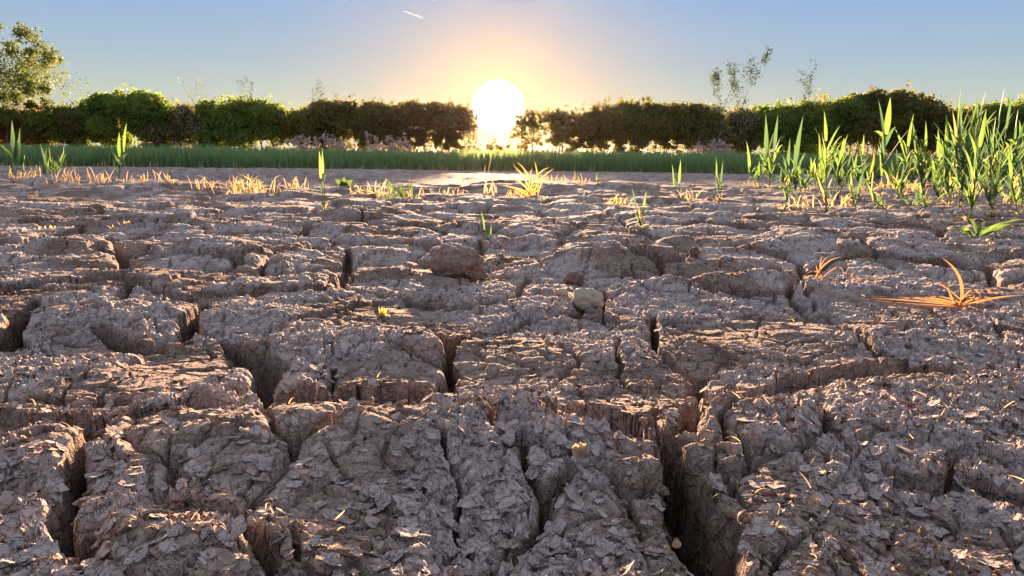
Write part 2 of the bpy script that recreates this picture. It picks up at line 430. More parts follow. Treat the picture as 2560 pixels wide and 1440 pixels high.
# ------------------------------------------------------------------ cracks traced on the soil (photo pixels -> ground points)
CR = [  # points (px, py, width px), depth, far side step
    ([(-80, 1070, 26), (0, 1075, 26), (100, 1082, 24), (210, 1092, 24), (330, 1062, 16), (480, 1038, 16), (590, 1035, 16), (680, 1010, 22),
      (760, 1000, 18), (900, 998, 18), (1050, 1005, 24), (1160, 1030, 22), (1245, 1058, 18), (1265, 1088, 16), (1330, 1062, 16),
      (1420, 1068, 16), (1530, 1095, 26), (1640, 1128, 40), (1690, 1110, 40)], 0.11, 0.020),
    ([(1690, 1110, 44), (1725, 1060, 40), (1765, 1015, 30), (1850, 1000, 18), (1960, 975, 20), (2060, 950, 18), (2150, 938, 18), (2290, 930, 12)], 0.10, 0.016),
    ([(1650, 1130, 30), (1690, 1190, 50), (1735, 1250, 95), (1775, 1310, 125), (1800, 1380, 120), (1820, 1470, 90)], 0.18, 0.0),
    ([(215, 1092, 30), (238, 1130, 40), (222, 1160, 26), (195, 1200, 26), (188, 1250, 30), (200, 1310, 34), (215, 1370, 34), (235, 1460, 22)], 0.12, 0.0),
    ([(-10, 1305, 8), (30, 1290, 12), (80, 1276, 12), (140, 1278, 12), (195, 1305, 14)], 0.05, 0.004),
    ([(230, 1440, 16), (300, 1352, 18), (380, 1308, 20), (470, 1298, 18), (560, 1308, 18), (612, 1335, 20), (650, 1390, 28), (690, 1450, 30)], 0.08, 0.008),
    ([(612, 1335, 20), (640, 1282, 14), (700, 1232, 14), (738, 1198, 12), (750, 1172, 12), (702, 1132, 12), (682, 1100, 12), (650, 1074, 10), (600, 1066, 8)], 0.06, 0.004),
    ([(750, 1170, 12), (825, 1118, 12), (885, 1068, 10), (952, 1008, 12)], 0.05, 0.003),
    ([(1240, 1060, 10), (1246, 1135, 8), (1290, 1190, 14), (1338, 1238, 20), (1350, 1285, 26), (1318, 1345, 30), (1268, 1400, 30), (1235, 1450, 26)], 0.09, 0.0),
    ([(1338, 1238, 14), (1420, 1212, 10), (1500, 1214, 12), (1545, 1248, 14), (1560, 1272, 12), (1592, 1302, 8)], 0.04, 0.006),
    ([(1545, 1248, 14), (1600, 1232, 14), (1660, 1230, 14), (1715, 1250, 18)], 0.04, 0.008),
    ([(1690, 1120, 14), (1780, 1138, 10), (1822, 1122, 12), (1812, 1080, 12), (1830, 1058, 8)], 0.05, 0.004),
    ([(1655, 1140, 12), (1740, 1150, 8), (1800, 1165, 8), (1880, 1160, 8), (1930, 1140, 6)], 0.03, 0.003),
    ([(2055, 1010, 8), (2072, 1045, 12), (2070, 1082, 18), (2108, 1112, 24), (2160, 1152, 26), (2232, 1192, 22), (2320, 1206, 20), (2380, 1194, 18),
      (2440, 1204, 20), (2500, 1226, 22), (2640, 1262, 22)], 0.07, 0.010),
    ([(2380, 1194, 10), (2385, 1170, 6), (2400, 1150, 4)], 0.03, 0.0),
    ([(1960, 1450, 10), (1985, 1402, 14), (2035, 1362, 12), (2055, 1340, 6)], 0.05, 0.0),
    ([(2105, 1340, 6), (2150, 1392, 12), (2190, 1450, 14)], 0.05, 0.0),
    ([(2190, 1340, 6), (2270, 1385, 8), (2345, 1450, 10)], 0.04, 0.0),
    ([(1085, 1008, 26), (1100, 965, 32), (1122, 930, 28), (1128, 885, 20), (1105, 858, 14), (1060, 835, 10), (1000, 822, 6)], 0.10, 0.0),
    ([(1125, 895, 16), (1180, 862, 12), (1250, 832, 12), (1300, 808, 8)], 0.06, 0.008),
    ([(680, 1008, 24), (668, 975, 36), (655, 930, 62), (620, 905, 56), (590, 880, 30), (560, 855, 14), (490, 848, 18), (474, 815, 30), (490, 785, 22), (520, 755, 14)], 0.13, 0.004),
    ([(-70, 890, 60), (0, 872, 56), (25, 830, 44), (60, 778, 30), (92, 742, 16)], 0.13, 0.0),
    ([(240, 825, 8), (280, 846, 18), (330, 868, 24), (400, 875, 24), (455, 850, 22), (476, 820, 22)], 0.08, 0.010),
    ([(665, 870, 18), (695, 838, 12), (760, 803, 10), (830, 790, 8), (895, 770, 8), (975, 758, 6)], 0.05, 0.008),
    ([(1640, 1128, 8), (1630, 1070, 8), (1636, 1015, 8)], 0.06, 0.0),
    ([(1650, 790, 10), (1642, 830, 14), (1640, 890, 18), (1690, 922, 22), (1745, 955, 24), (1750, 1008, 24)], 0.08, 0.0),
    ([(1525, 865, 6), (1548, 925, 10), (1572, 975, 8)], 0.05, 0.0),
    ([(2120, 848, 16), (2150, 878, 24), (2205, 902, 24), (2290, 930, 18), (2360, 935, 10)], 0.08, 0.008),
    ([(1968, 758, 12), (1992, 784, 14), (2032, 812, 14), (2075, 806, 10), (2120, 848, 10)], 0.06, 0.006),
    ([(2325, 780, 18), (2365, 812, 20), (2480, 832, 18), (2640, 848, 14)], 0.07, 0.010),
    ([(846, 722, 16), (858, 690, 22), (866, 640, 22), (872, 615, 8)], 0.08, 0.0),
    ([(655, 692, 10), (661, 655, 12), (700, 620, 8)], 0.05, 0.0),
    ([(268, 598, 10), (300, 625, 22), (325, 665, 24), (345, 672, 6)], 0.07, 0.0),
    ([(306, 752, 10), (318, 716, 22), (322, 700, 10)], 0.06, 0.0),
    ([(1290, 745, 16), (1312, 700, 20), (1318, 680, 8)], 0.06, 0.0),
    ([(1195, 650, 10), (1208, 590, 14)], 0.05, 0.0),
    ([(0, 720, 8), (120, 700, 8), (260, 690, 8), (330, 700, 10), (450, 735, 8), (560, 722, 6), (700, 728, 6), (850, 724, 10), (960, 742, 8),
      (1080, 770, 8), (1180, 780, 8), (1300, 745, 8)], 0.05, 0.012),
    ([(1430, 800, 10), (1450, 760, 14), (1500, 712, 8), (1600, 690, 8), (1680, 712, 10), (1780, 742, 12), (1900, 752, 12), (1968, 758, 12)], 0.05, 0.014),
    ([(0, 612, 6), (130, 600, 10), (210, 588, 10), (290, 602, 8)], 0.05, 0.010),
    ([(1300, 808, 8), (1400, 790, 6), (1500, 806, 8), (1642, 806, 8)], 0.04, 0.008),
    ([(2560, 700, 8), (2440, 720, 8), (2330, 700, 8), (2250, 672, 14), (2200, 650, 8)], 0.05, 0.008),
    ([(1968, 758, 8), (2010, 700, 10), (2000, 660, 12), (1960, 640, 8)], 0.05, 0.0),
    ([(0, 1010, 6), (90, 990, 8), (180, 1010, 6), (300, 995, 6), (420, 1000, 6), (520, 980, 8), (660, 985, 8)], 0.03, 0.006),
    ([(1000, 1070, 3), (1080, 1090, 6), (1160, 1096, 6), (1230, 1080, 5)], 0.03, 0.004),
    ([(330, 1062, 8), (300, 1120, 6), (360, 1180, 5), (420, 1190, 5), (440, 1240, 5), (370, 1300, 5)], 0.025, 0.0),
    ([(60, 1280, 8), (40, 1330, 8), (0, 1350, 8)], 0.03, 0.0),
    ([(1830, 1240, 8), (1900, 1180, 6), (2010, 1130, 5), (2060, 1090, 6)], 0.025, 0.004),
    ([(840, 1000, 6), (838, 970, 7), (845, 940, 5)], 0.04, 0.0),
    ([(1420, 1068, 8), (1424, 1030, 7), (1436, 1000, 4)], 0.05, 0.0),
]
BUMPS = [  # px, py, rx, ry (design m), height
    (1050, 1110, .20, .10, .030), (460, 1130, .16, .08, .016), (500, 1400, .10, .05, .012), (1120, 1330, .16, .05, -.008),
    (100, 1180, .10, .06, .010), (2380, 1000, .14, .10, .030), (2300, 1100, .16, .07, .010), (1850, 1060, .13, .06, .016),
    (900, 880, .20, .10, .020), (1380, 900, .22, .12, .022), (360, 790, .20, .10, .016), (700, 800, .14, .09, .010),
    (1850, 730, .26, .07, .040), (1560, 660, .30, .12, .050), (1000, 690, .18, .1, .018), (640, 650, .3, .12, .018),
    (1900, 880, .2, .1, .014), (2300, 860, .2, .1, .012), (150, 620, .25, .12, .022), (900, 545, .3, .2, .05),
    (1420, 570, .5, .25, .03), (2100, 620, .5, .2, .03), (400, 560, .5, .25, .03), (300, 950, .2, .08, .010),
    (1430, 1160, .035, .018, .014), (1590, 1215, .06, .02, .012), (1700, 1165, .05, .016, .012), (2000, 600, .3, .2, .02),
]


def lateral_cols():
    core = np.arange(-0.86, 0.86001, 0.00185)
    g = [0]; st = 0.004
    while g[-1] < 70: g.append(g[-1] + st); st *= 1.17
    return core, np.array(g[1:])


def rows():
    r = [0.36]
    while r[-1] < 30:
        y = r[-1]
        k = 0.0028 if y < 1.6 else 0.0045 if y < 4 else 0.008 if y < 9 else 0.013
        r.append(y * (1 + k))
    b = []; y = 0.36; st = 0.003
    while y > -8: y -= st; st *= 1.16; b.append(y)
    return np.array(b[::-1] + r)


YR = rows(); CORE, OUT = lateral_cols()
NR = len(YR); NC = len(CORE) + 2 * len(OUT)
XE = np.maximum(YR, 0.36)
COLX = np.concatenate([-(0.86 + 0 * OUT)[::-1], CORE, 0.86 + 0 * OUT])
ADDX = np.concatenate([-OUT[::-1], 0 * CORE, OUT])
X = (XE[:, None] * COLX[None, :] + ADDX[None, :]).astype(np.float32)
Y = np.repeat(YR[:, None], NC, 1).astype(np.float32)
SPX = np.abs(np.gradient(X, axis=1)); SPY = np.abs(np.gradient(Y, axis=0))


def fade(size):
    """keep relief of this size only where the sheet is fine enough for it"""
    return (np.clip(size / np.maximum(SPX, 1e-5) * 0.5 - 0.6, 0, 1) * np.clip(size / np.maximum(SPY, 1e-5) * 0.9 - 0.5, 0, 1)).astype(np.float32)


# warped coordinates for ragged outlines
WX = X + 0.030 * fbm(X / 0.075, Y / 0.075, 3, 2) * 1.0 + 0.0015 * fbm(X / 0.014, Y / 0.014, 5, 2)
WY = Y + 0.026 * fbm(X / 0.075, Y / 0.075, 23, 2) * 1.0 + 0.0015 * fbm(X / 0.014, Y / 0.014, 25, 2)

Z = 0.024 * fbm(X / 0.7, Y / 0.7, 41, 3).astype(np.float32) + 0.014 * fbm(X / 0.22, Y / 0.22, 47, 2)
# rough crest some metres out, smooth bare field behind it
rough = 1 - 0.75 * sstep(8.0, 10.5, Y)
Z += 0.05 * np.exp(-((Y - 7.2 - 0.5 * np.sin(X * 0.9)) / 0.9) ** 2) * (0.5 + 1.5 * (fbm(X / 0.9, Y / 0.9, 51, 2) + 0.4))
Z += 0.09 * fbm(X / 1.1, Y / 0.7, 53, 3) * sstep(2.2, 4, Y) * rough * fade(0.3)
for (px, py, rx, ry, h) in BUMPS:
    c = ground_at(px, py)
    Z += h * np.exp(-(((X - c.x) / rx) ** 2 + ((Y - c.y) / ry) ** 2))

Z += 0.045 * (1 - sstep(0.45, 1.15, Y))
ZS = Z.copy()
# traced cracks
DR = np.full(X.shape, 9.0, np.float32)      # distance / half width
DD = np.full(X.shape, 9.0, np.float32)      # distance beyond the rim
DP = np.zeros(X.shape, np.float32)
DC = np.full(X.shape, 9.0, np.float32)     # distance to the middle of the nearest crack
STEP = np.zeros(X.shape, np.float32)
for pts, depth, step in CR:
    g = [ground_at(p[0], p[1]) for p in pts]
    dist = [(q - EYE).length for q in g]
    hw = [max(0.0026, p[2] * 0.64 * d / FPX) for p, d in zip(pts, dist)]
    cur = np.full(X.shape, 9.0, np.float32); used = None
    for i in range(len(g) - 1):
        a, b = g[i], g[i + 1]
        pad = 0.16
        r0 = np.searchsorted(YR, min(a.y, b.y) - pad); r1 = np.searchsorted(YR, max(a.y, b.y) + pad)
        if r1 <= r0: continue
        xs = X[(r0 + r1) // 2]
        xlo = min(a.x, b.x) - pad; xhi = max(a.x, b.x) + pad
        cols = np.where((X[r0:r1].max(0) > xlo) & (X[r0:r1].min(0) < xhi))[0]
        if len(cols) == 0: continue
        c0, c1 = cols[0], cols[-1] + 1
        wx = WX[r0:r1, c0:c1]; wy = WY[r0:r1, c0:c1]
        vx, vy = b.x - a.x, b.y - a.y
        t = np.clip(((wx - a.x) * vx + (wy - a.y) * vy) / (vx * vx + vy * vy), 0, 1)
        qx = a.x + t * vx; qy = a.y + t * vy
        d = np.hypot(wx - qx, wy - qy)
        h = hw[i] + (hw[i + 1] - hw[i]) * t
        dr = d / h
        DC[r0:r1, c0:c1] = np.minimum(DC[r0:r1, c0:c1], d)
        m = dr < DR[r0:r1, c0:c1]
        DR[r0:r1, c0:c1] = np.where(m, dr, DR[r0:r1, c0:c1])
        DP[r0:r1, c0:c1] = np.where(m, depth * (0.9 if depth < .15 else 1.0), DP[r0:r1, c0:c1])
        dd = d - h
        m = dd < DD[r0:r1, c0:c1]
        DD[r0:r1, c0:c1] = np.where(m, dd, DD[r0:r1, c0:c1])
        # north (far) side of the crack stands proud, the near side slumps
        nx = -vy * (1 if vx >= 0 else -1)
        sg = ((wx - qx) * (-vy) + (wy - qy) * vx) * (1 if vx >= 0 else -1)
        st = step * np.sign(sg) * np.exp(-np.maximum(dd, 0) / 0.05) * min(1.0, abs(vx) / (abs(vy) + abs(vx) + 1e-6) * 1.3)
        STEP[r0:r1, c0:c1] = np.where(m, st, STEP[r0:r1, c0:c1])

# cells beyond the traced patch
trace = 1 - np.clip(sstep(1.75, 2.15, Y) + sstep(0.76, 0.84, np.abs(X) / XE[:, None]) + sstep(0.385, 0.365, Y), 0, 1)
VX = WX + 0.11 * fbm(X / 0.30, Y / 0.30, 61, 2); VY = WY + 0.11 * fbm(X / 0.30, Y / 0.30, 63, 2)
e1, id1 = voronoi(VX / 0.34 + 3.3, VY / 0.34 + 1.2, 71)
e1 *= 0.34
vary = 0.5 + 1.3 * (hsh(id1, id1 * 0, 5)) * 0.7 + 1.2 * fbm(X / 0.25, Y / 0.25, 77, 2)
hw1 = np.clip(0.0125 * vary, 0.003, 0.030) * (1 - 0.72 * trace) + 1e-5
DRv = e1 / hw1
m = (DRv < DR)
DC = np.minimum(DC, e1)
DR = np.where(m, DRv, DR); DP = np.where(m, 0.10 - 0.078 * trace, DP)
DD = np.where(trace < 0.9, np.minimum(DD, e1 - hw1), DD)
# finer, shallower splits through every block
e2, id2 = voronoi(WX / 0.115 + 7.3, WY / 0.10 + 2.2, 91)
e2 *= 0.107
hw2 = np.clip(0.0032 * (0.2 + 2.6 * (fbm(X / 0.09, Y / 0.09, 93, 2) + 0.14)), 0.00001, 0.006)
DR2 = e2 / hw2

# label the blocks
BAR = (DR < 1.05)
K = 3
nr, nc = NR // K, NC // K
bar = BAR[:nr * K, :nc * K].reshape(nr, K, nc, K).any(axis=(1, 3))
free = ~bar
lab = np.where(free, np.arange(1, nr * nc + 1).reshape(nr, nc), 0).astype(np.int64)
for it in range(6000):
    p = lab.copy()
    lab[1:] = np.maximum(lab[1:], lab[:-1]); lab *= free
    lab[:-1] = np.maximum(lab[:-1], lab[1:]); lab *= free
    lab[:, 1:] = np.maximum(lab[:, 1:], lab[:, :-1]); lab *= free
    lab[:, :-1] = np.maximum(lab[:, :-1], lab[:, 1:]); lab *= free
    if it % 20 == 0 and np.array_equal(p, lab): break
for it in range(60):
    z = lab == 0
    if not z.any(): break
    n = np.zeros_like(lab)
    n[1:] = np.maximum(n[1:], lab[:-1]); n[:-1] = np.maximum(n[:-1], lab[1:])
    n[:, 1:] = np.maximum(n[:, 1:], lab[:, :-1]); n[:, :-1] = np.maximum(n[:, :-1], lab[:, 1:])
    lab = np.where(z, n, lab)
LAB = np.zeros((NR, NC), np.int64)
LAB[:nr * K, :nc * K] = np.repeat(np.repeat(lab, K, 0), K, 1)
LAB[nr * K:] = LAB[nr * K - 1]; LAB[:, nc * K:] = LAB[:, nc * K - 1:nc * K]

LAB = LAB * 4096 + (hsh(id1, id1 * 0, 77) * 4095).astype(np.int64)

# relief ---------------------------------------------------------------
near = fade(0.02)
# one block stands a little higher or more tilted than the next
offv = (hsh(LAB, LAB * 0, 301) - 0.5) * (0.012 + 0.018 * sstep(1.3, 2.2, Y)) + (hsh(LAB, LAB * 0, 303) - 0.5) * 0.10 * (X - np.round(X / 0.5) * 0.5) * 0.25
edge_f = sstep(0.0, 0.012, DD)
offv = offv * sstep(0.002, 0.018, DC)
Z += (offv * (Y < 9)).astype(np.float32)
Z += STEP
Z -= ((0.006 + 0.010 * sstep(1.3, 2.2, Y)) * np.exp(-np.maximum(DD, 0) / (0.008 + 0.02 * sstep(1.3, 2.2, Y)))).astype(np.float32) * rough   # rounded shoulders
prof = np.where(DR < 1.1, np.clip((1.08 - DR) / 0.55, 0, 1) ** 0.8, 0)
dep = DP * (0.85 + 0.3 * (fbm(X / 0.08, Y / 0.08, 111, 2) + 0.5))
Z -= prof * dep * fade(0.03) * (0.35 + 0.65 * rough)
top = 1 - sstep(0, 0.25, prof)
p2 = (1 - sstep(0.6, 1.1, DR2)) * top
Z -= p2 * 0.020 * fade(0.03)
# shallow facets
e3, id3 = voronoi(WX / 0.045 + 1.1, WY / 0.04 + 4.4, 131)
Z += ((hsh(id3, id3 * 0, 7) - 0.5) * 0.0070 * fade(0.02) * (0.2 + 0.8 * top)).astype(np.float32)
Z -= ((1 - sstep(0.01, 0.07, e3)) * 0.0070 * fade(0.008) * top * (0.3 + 0.9 * (hsh(id3, id3 * 0, 9) > 0.3))).astype(np.float32)
# flaky crust, in patches
pm = fbm(X / 0.16, Y / 0.16, 151, 3)
flaky = (0.12 + 0.88 * sstep(-0.07, 0.06, pm)) * top * sstep(0.0, 0.006, DD)
UXs = X + 0.004 * fbm(X / 0.01, Y / 0.01, 161, 2); UYs = Y + 0.004 * fbm(X / 0.01, Y / 0.01, 163, 2)
s1, k1 = shingles(UXs, UYs, 0.030, 201, 0.0060, 0.32, 0.35, 0.7)
s2, k2 = shingles(UXs, UYs, 0.016, 211, 0.0036, 0.45, 0.45, 0.75)
s3, k3 = shingles(UXs, UYs, 0.0085, 221, 0.0028, 0.8, 0.6, 0.7)
Z += flaky * (s1 * fade(0.014) + s2 * fade(0.010) + s3 * fade(0.006))
# crumbly patches
cm = 0.45 * sstep(0.0, 0.14, fbm(X / 0.2, Y / 0.2, 171, 2) * -1 + 0.02 * 0) * (1 - 0.5 * flaky)
for (px, py, rr) in ((2420, 980, .16), (2500, 1060, .14), (1850, 1040, .08), (560, 1400, .06), (200, 1380, .05), (1300, 1120, .05), (2000, 1330, .10)):
    c = ground_at(px, py); cm = np.maximum(cm, np.exp(-(((X - c.x) ** 2 + (Y - c.y) ** 2) / rr ** 2)))
bil = np.abs(fbm(X / 0.028, Y / 0.028, 181, 4, 0.6)); bil2 = np.abs(fbm(X / 0.010, Y / 0.010, 191, 3, 0.6))
Z += cm * top * ((0.25 - bil) * 0.022 * fade(0.02) + (0.25 - bil2) * 0.010 * fade(0.008))
Z += 0.0038 * fbm(X / 0.016, Y / 0.012, 195, 4, 0.65) * fade(0.007)
# walls of the cracks are ragged too
Z += prof * 0.006 * fbm(X / 0.02, Y / 0.02, 197, 2, 0.6) * fade(0.01)
# mid distance roughness: ledges and clods
lg, lid = voronoi(WX / 0.16 + 9, WY / 0.13, 241)
Z += ((hsh(lid, lid * 0, 3) - 0.5) * 0.024 * sstep(1.2, 2.6, Y) * rough * fade(0.05)).astype(np.float32)
Z += (0.040 * fbm(X / 0.20, Y / 0.20, 251, 5, 0.62) * sstep(1.0, 3.0, Y) * rough * fade(0.06)).astype(np.float32)
Z += (0.060 * fbm(X / 0.35, Y / 0.22, 261, 5, 0.68) * sstep(8, 10, Y)).astype(np.float32)
wall = 4 * prof * (1 - prof)
ZW = ZS - prof * DP
XO = (0.026 * np.minimum(DP / 0.11, 1) * fbm(ZW / 0.030 + X / 0.15, Y / 0.12 + X / 0.12, 901, 3, 0.5) * wall * fade(0.03)).astype(np.float32)
YO = (0.026 * np.minimum(DP / 0.11, 1) * fbm(ZW / 0.030 + Y / 0.15, X / 0.12, 907, 3, 0.5) * wall * fade(0.03)).astype(np.float32)
# sheet turns down at its far borders so the plain below takes over
Z -= 0.25 * sstep(45, 68, np.abs(X)) + 0.25 * sstep(26, 29.5, Y) + 0.25 * sstep(-6, -7.8, Y)
CRUST = np.clip(flaky * (0.20 + 0.75 * (k1 | k2)) * (0.75 + 1.0 * (pm + 0.2)) + 0.10 * (1 - sstep(0.9, 1.8, Y)), 0, 1).astype(np.float32)
CRUST = np.maximum(CRUST, (0.06 * sstep(2.2, 4.5, Y) * (0.6 + fbm(X / 0.3, Y / 0.3, 271, 3))).astype(np.float32))
CRUST *= top


def ground_z(x, y):
    r = int(np.clip(np.searchsorted(YR, y), 1, NR - 1))
    c = int(np.clip(np.searchsorted(X[r], x), 1, NC - 1))
    return float(max(Z[r, c], Z[r - 1, c - 1], Z[r, c - 1]) * 0.5 + Z[r, c] * 0.5)


# split faces by block
FL = LAB[:-1, :-1]
idx = (np.arange(NR * NC).reshape(NR, NC))
Q = np.stack([idx[:-1, :-1], idx[:-1, 1:], idx[1:, 1:], idx[1:, :-1]], -1).reshape(-1, 4)
fl = FL.ravel()
inview = ((Y[:-1, :-1] > 0.36) & (Y[:-1, :-1] < 4.2) & (np.abs(X[:-1, :-1]) < 0.82 * Y[:-1, :-1])).ravel()
P3 = np.stack([X + XO, Y + YO, Z], -1).reshape(-1, 3)
CR1 = CRUST.ravel()
labs, counts = np.unique(fl[inview], return_counts=True)
tot = dict(zip(*np.unique(fl, return_counts=True)))
order = np.argsort(-counts)
chosen = []
for k in order:
    l_, c_ = labs[k], counts[k]
    if c_ < 130 or len(chosen) >= 290: break
    if c_ > 0.30 * inview.sum() or c_ < 0.35 * tot[l_]: continue
    chosen.append(l_)


def sheet(name, faces, parent=None):
    u, inv = np.unique(faces.ravel(), return_inverse=True)
    me = np_mesh(name, P3[u], inv.reshape(-1, 4), M['soil'])
    a = me.attributes.new('crust', 'FLOAT', 'POINT'); a.data.foreach_set('value', CR1[u])
    return link(name, me, parent)


cs = np.array(sorted(chosen)); pos = np.searchsorted(cs, fl); pos = np.clip(pos, 0, len(cs) - 1)
isin = cs[pos] == fl
ground = sheet('ground', Q[~isin])
tag(ground, 'bare drought-cracked clay soil running from the viewer to the green crop', kind='structure')
o_ = np.argsort(fl[isin], kind='stable'); Qs = Q[isin][o_]; fs = fl[isin][o_]
cut = np.flatnonzero(np.diff(fs)) + 1
for part in np.split(np.arange(len(fs)), cut):
    sheet('mud_block', Qs[part], ground)

# plain below and beyond
g2 = 1100
bp = np.array([(-g2, -g2, -0.22), (g2, -g2, -0.22), (g2, g2, -0.22), (-g2, g2, -0.22)])
tag(link('field', np_mesh('field', bp, [[0, 1, 2, 3]], M['field'])), 'flat farmland beyond the cracked soil', kind='structure')


# ------------------------------------------------------------------ loose flakes, crumbs, clods
def flake_geo(n=8, seed=0):
    r = np.random.default_rng(seed)
    a = np.linspace(0, 2 * np.pi, n, endpoint=False) + r.uniform(-.2, .2, n)
    rad = r.uniform(0.5, 1.0, n) * (1 - .25 * (r.random(n) < .25)); el = r.uniform(0.6, 1.0)
    x = np.cos(a) * rad; y = np.sin(a) * rad * el
    curl = r.uniform(0.04, 0.24)
    z = (rad ** 2) * curl * (0.6 + 0.6 * np.cos(a - r.uniform(0, 6))) + r.uniform(0, .08, n)
    t = 0.09
    V = np.concatenate([[[0, 0, 0]], np.stack([x, y, z], 1), [[0, 0, -t]], np.stack([x * .94, y * .94, z - t], 1)])
    F = []
    for i in range(n):
        j = (i + 1) % n
        F += [(0, 1 + i, 1 + j), (n + 1, n + 2 + j, n + 2 + i), (1 + i, n + 2 + i, n + 2 + j), (1 + i, n + 2 + j, 1 + j)]
    return V, np.array(F)


def crumb_geo(seed):
    r = np.random.default_rng(seed)
    import bmesh
    bm = bmesh.new(); bmesh.ops.create_icosphere(bm, subdivisions=1, radius=1)
    V = np.array([v.co[:] for v in bm.verts]); F = np.array([[v.index for v in f.verts] for f in bm.faces]); bm.free()
    V *= r.uniform(0.5, 1.2, (len(V), 1)) * r.uniform(.6, 1.1, 3); V[:, 2] *= 0.75
    return V, F


def scatter(n, wlo, whi, power=1.0):
    """points on the soil, denser near the eye; returns x, y, z, dist"""
    y = 0.37 * (whi / 0.37) ** (rng.random(n) ** power)
    x = rng.uniform(-0.84, 0.84, n) * y
    r = np.clip(np.searchsorted(YR, y), 1, NR - 2)
    c = np.array([np.searchsorted(X[ri], xi) for ri, xi in zip(r, x)])
    c = np.clip(c, 1, NC - 2)
    cp = np.minimum(c + 5, NC - 1); cq = c - 5; rp2 = np.minimum(r + 4, NR - 1); rq = r - 4
    nx = -(Z[r, cp] - Z[r, cq]) / (X[r, cp] - X[r, cq])
    ny = -(Z[rp2, c] - Z[rq, c]) / (Y[rp2, c] - Y[rq, c])
    return x, y, Z[r, c], nx, ny, flaky[r, c], cm[r, c], prof[r, c]


def place(V, x, y, z, nx, ny, ang, s, tilt=0.0):
    nx = np.clip(nx, -.6, .6) + tilt * 0.4 * math.cos(ang * 3); ny = np.clip(ny, -.8, .8) + tilt * 0.4 * math.sin(ang * 5)
    nr_ = np.array([nx, ny, 1.0]); nr_ /= np.linalg.norm(nr_)
    t1 = np.array([math.cos(ang), math.sin(ang), 0]); t1 -= nr_ * t1.dot(nr_); t1 /= np.linalg.norm(t1)
    t2 = np.cross(nr_, t1)
    return V * s @ np.stack([t1, t2, nr_]) + np.array([x, y, z])


FG = [flake_geo(11, i) for i in range(14)]
CG = [crumb_geo(40 + i) for i in range(8)]
sc = scatter(26000, 0.43, 2.6, 0.85)
cand = []
for i in range(26000):
    if sc[7][i] > 0.15: continue
    if rng.random() > 0.22 + 0.5 * float(sc[5][i]): continue
    s_ = rng.lognormal(math.log(0.0054), 0.45)
    cand.append((s_ / sc[1][i], i, min(s_, 0.0125)))
cand.sort(reverse=True)
flake_meshes = [np_mesh('mud_flake', V, F, M['soil'], False) for V, F in FG]
for me in flake_meshes:
    a = me.attributes.new('crust', 'FLOAT', 'POINT'); a.data.foreach_set('value', np.full(len(me.vertices), 0.85, np.float32))
BV, BF, nb = [], [], 0
for k, (q, i, s_) in enumerate(cand[:2500]):
    V, F = FG[i % 14]
    a = rng.uniform(0, 6.28); nx, ny = float(sc[3][i]), float(sc[4][i])
    if k < 290:
        o = link('mud_flake', flake_meshes[i % 14], ground)
        nrv = Vector((max(-.8, min(.8, nx)) + .06 * math.cos(a * 3), max(-.8, min(.8, ny)) + .06 * math.sin(a * 5), 1)).normalized()
        qq = nrv.to_track_quat('Z', 'Y') @ Euler((0, 0, a)).to_quaternion()
        o.rotation_mode = 'QUATERNION'; o.rotation_quaternion = qq
        o.location = Vector((sc[0][i], sc[1][i], sc[2][i] + s_ * .12)) * S; o.scale = (s_,) * 3
    else:
        BV.append(place(V, sc[0][i], sc[1][i], sc[2][i] + s_ * 0.12, nx, ny, a, s_, 0.12)); BF.append(F + nb); nb += len(V)
me = np_mesh('small_mud_flakes', np.concatenate(BV), np.concatenate(BF), M['soil'], False)
a = me.attributes.new('crust', 'FLOAT', 'POINT'); a.data.foreach_set('value', np.full(len(me.vertices), 0.8, np.float32))
tag(link('small_mud_flakes', me, ground), kind='stuff')
sc = scatter(24000, 0.43, 3.5, 0.8)
BV, BF, nb = [], [], 0
for i in range(24000):
    if rng.random() > 0.12 + 0.7 * float(sc[6][i]): continue
    V, F = CG[i % 8]; s_ = min(0.008, rng.lognormal(math.log(0.0021), 0.5))
    BV.append(place(V, sc[0][i], sc[1][i], sc[2][i] + s_ * .3, 0, 0, rng.uniform(0, 6), s_)); BF.append(F + nb); nb += len(V)
me = np_mesh('soil_crumbs', np.concatenate(BV), np.concatenate(BF), M['soil'], False)
tag(link('soil_crumbs', me, ground), kind='stuff')
del BV, BF


# bits of straw and root fibre lying about
fb = Buf(); fp = scatter(420, 0.43, 3.0, 0.8)
for i in range(420):
    if fp[7][i] > .2: continue
    a = RND.uniform(0, 6.28); ln = RND.uniform(.004, .018); z_ = fp[2][i] + .003
    P0 = Vector((fp[0][i], fp[1][i], z_)); P1 = P0 + Vector((math.cos(a) * ln, math.sin(a) * ln, RND.uniform(-.002, .008)))
    fb.blade(P0, (P0 + P1) / 2 + Vector((RND.uniform(-.004, .004), 0, RND.uniform(0, .006))), P1, RND.uniform(.0006, .0013), n=4, twist=RND.uniform(-1, 1), base_w=.9)
tag(fb.obj('straw_bits', M['straw_pale'], ground), kind='stuff')


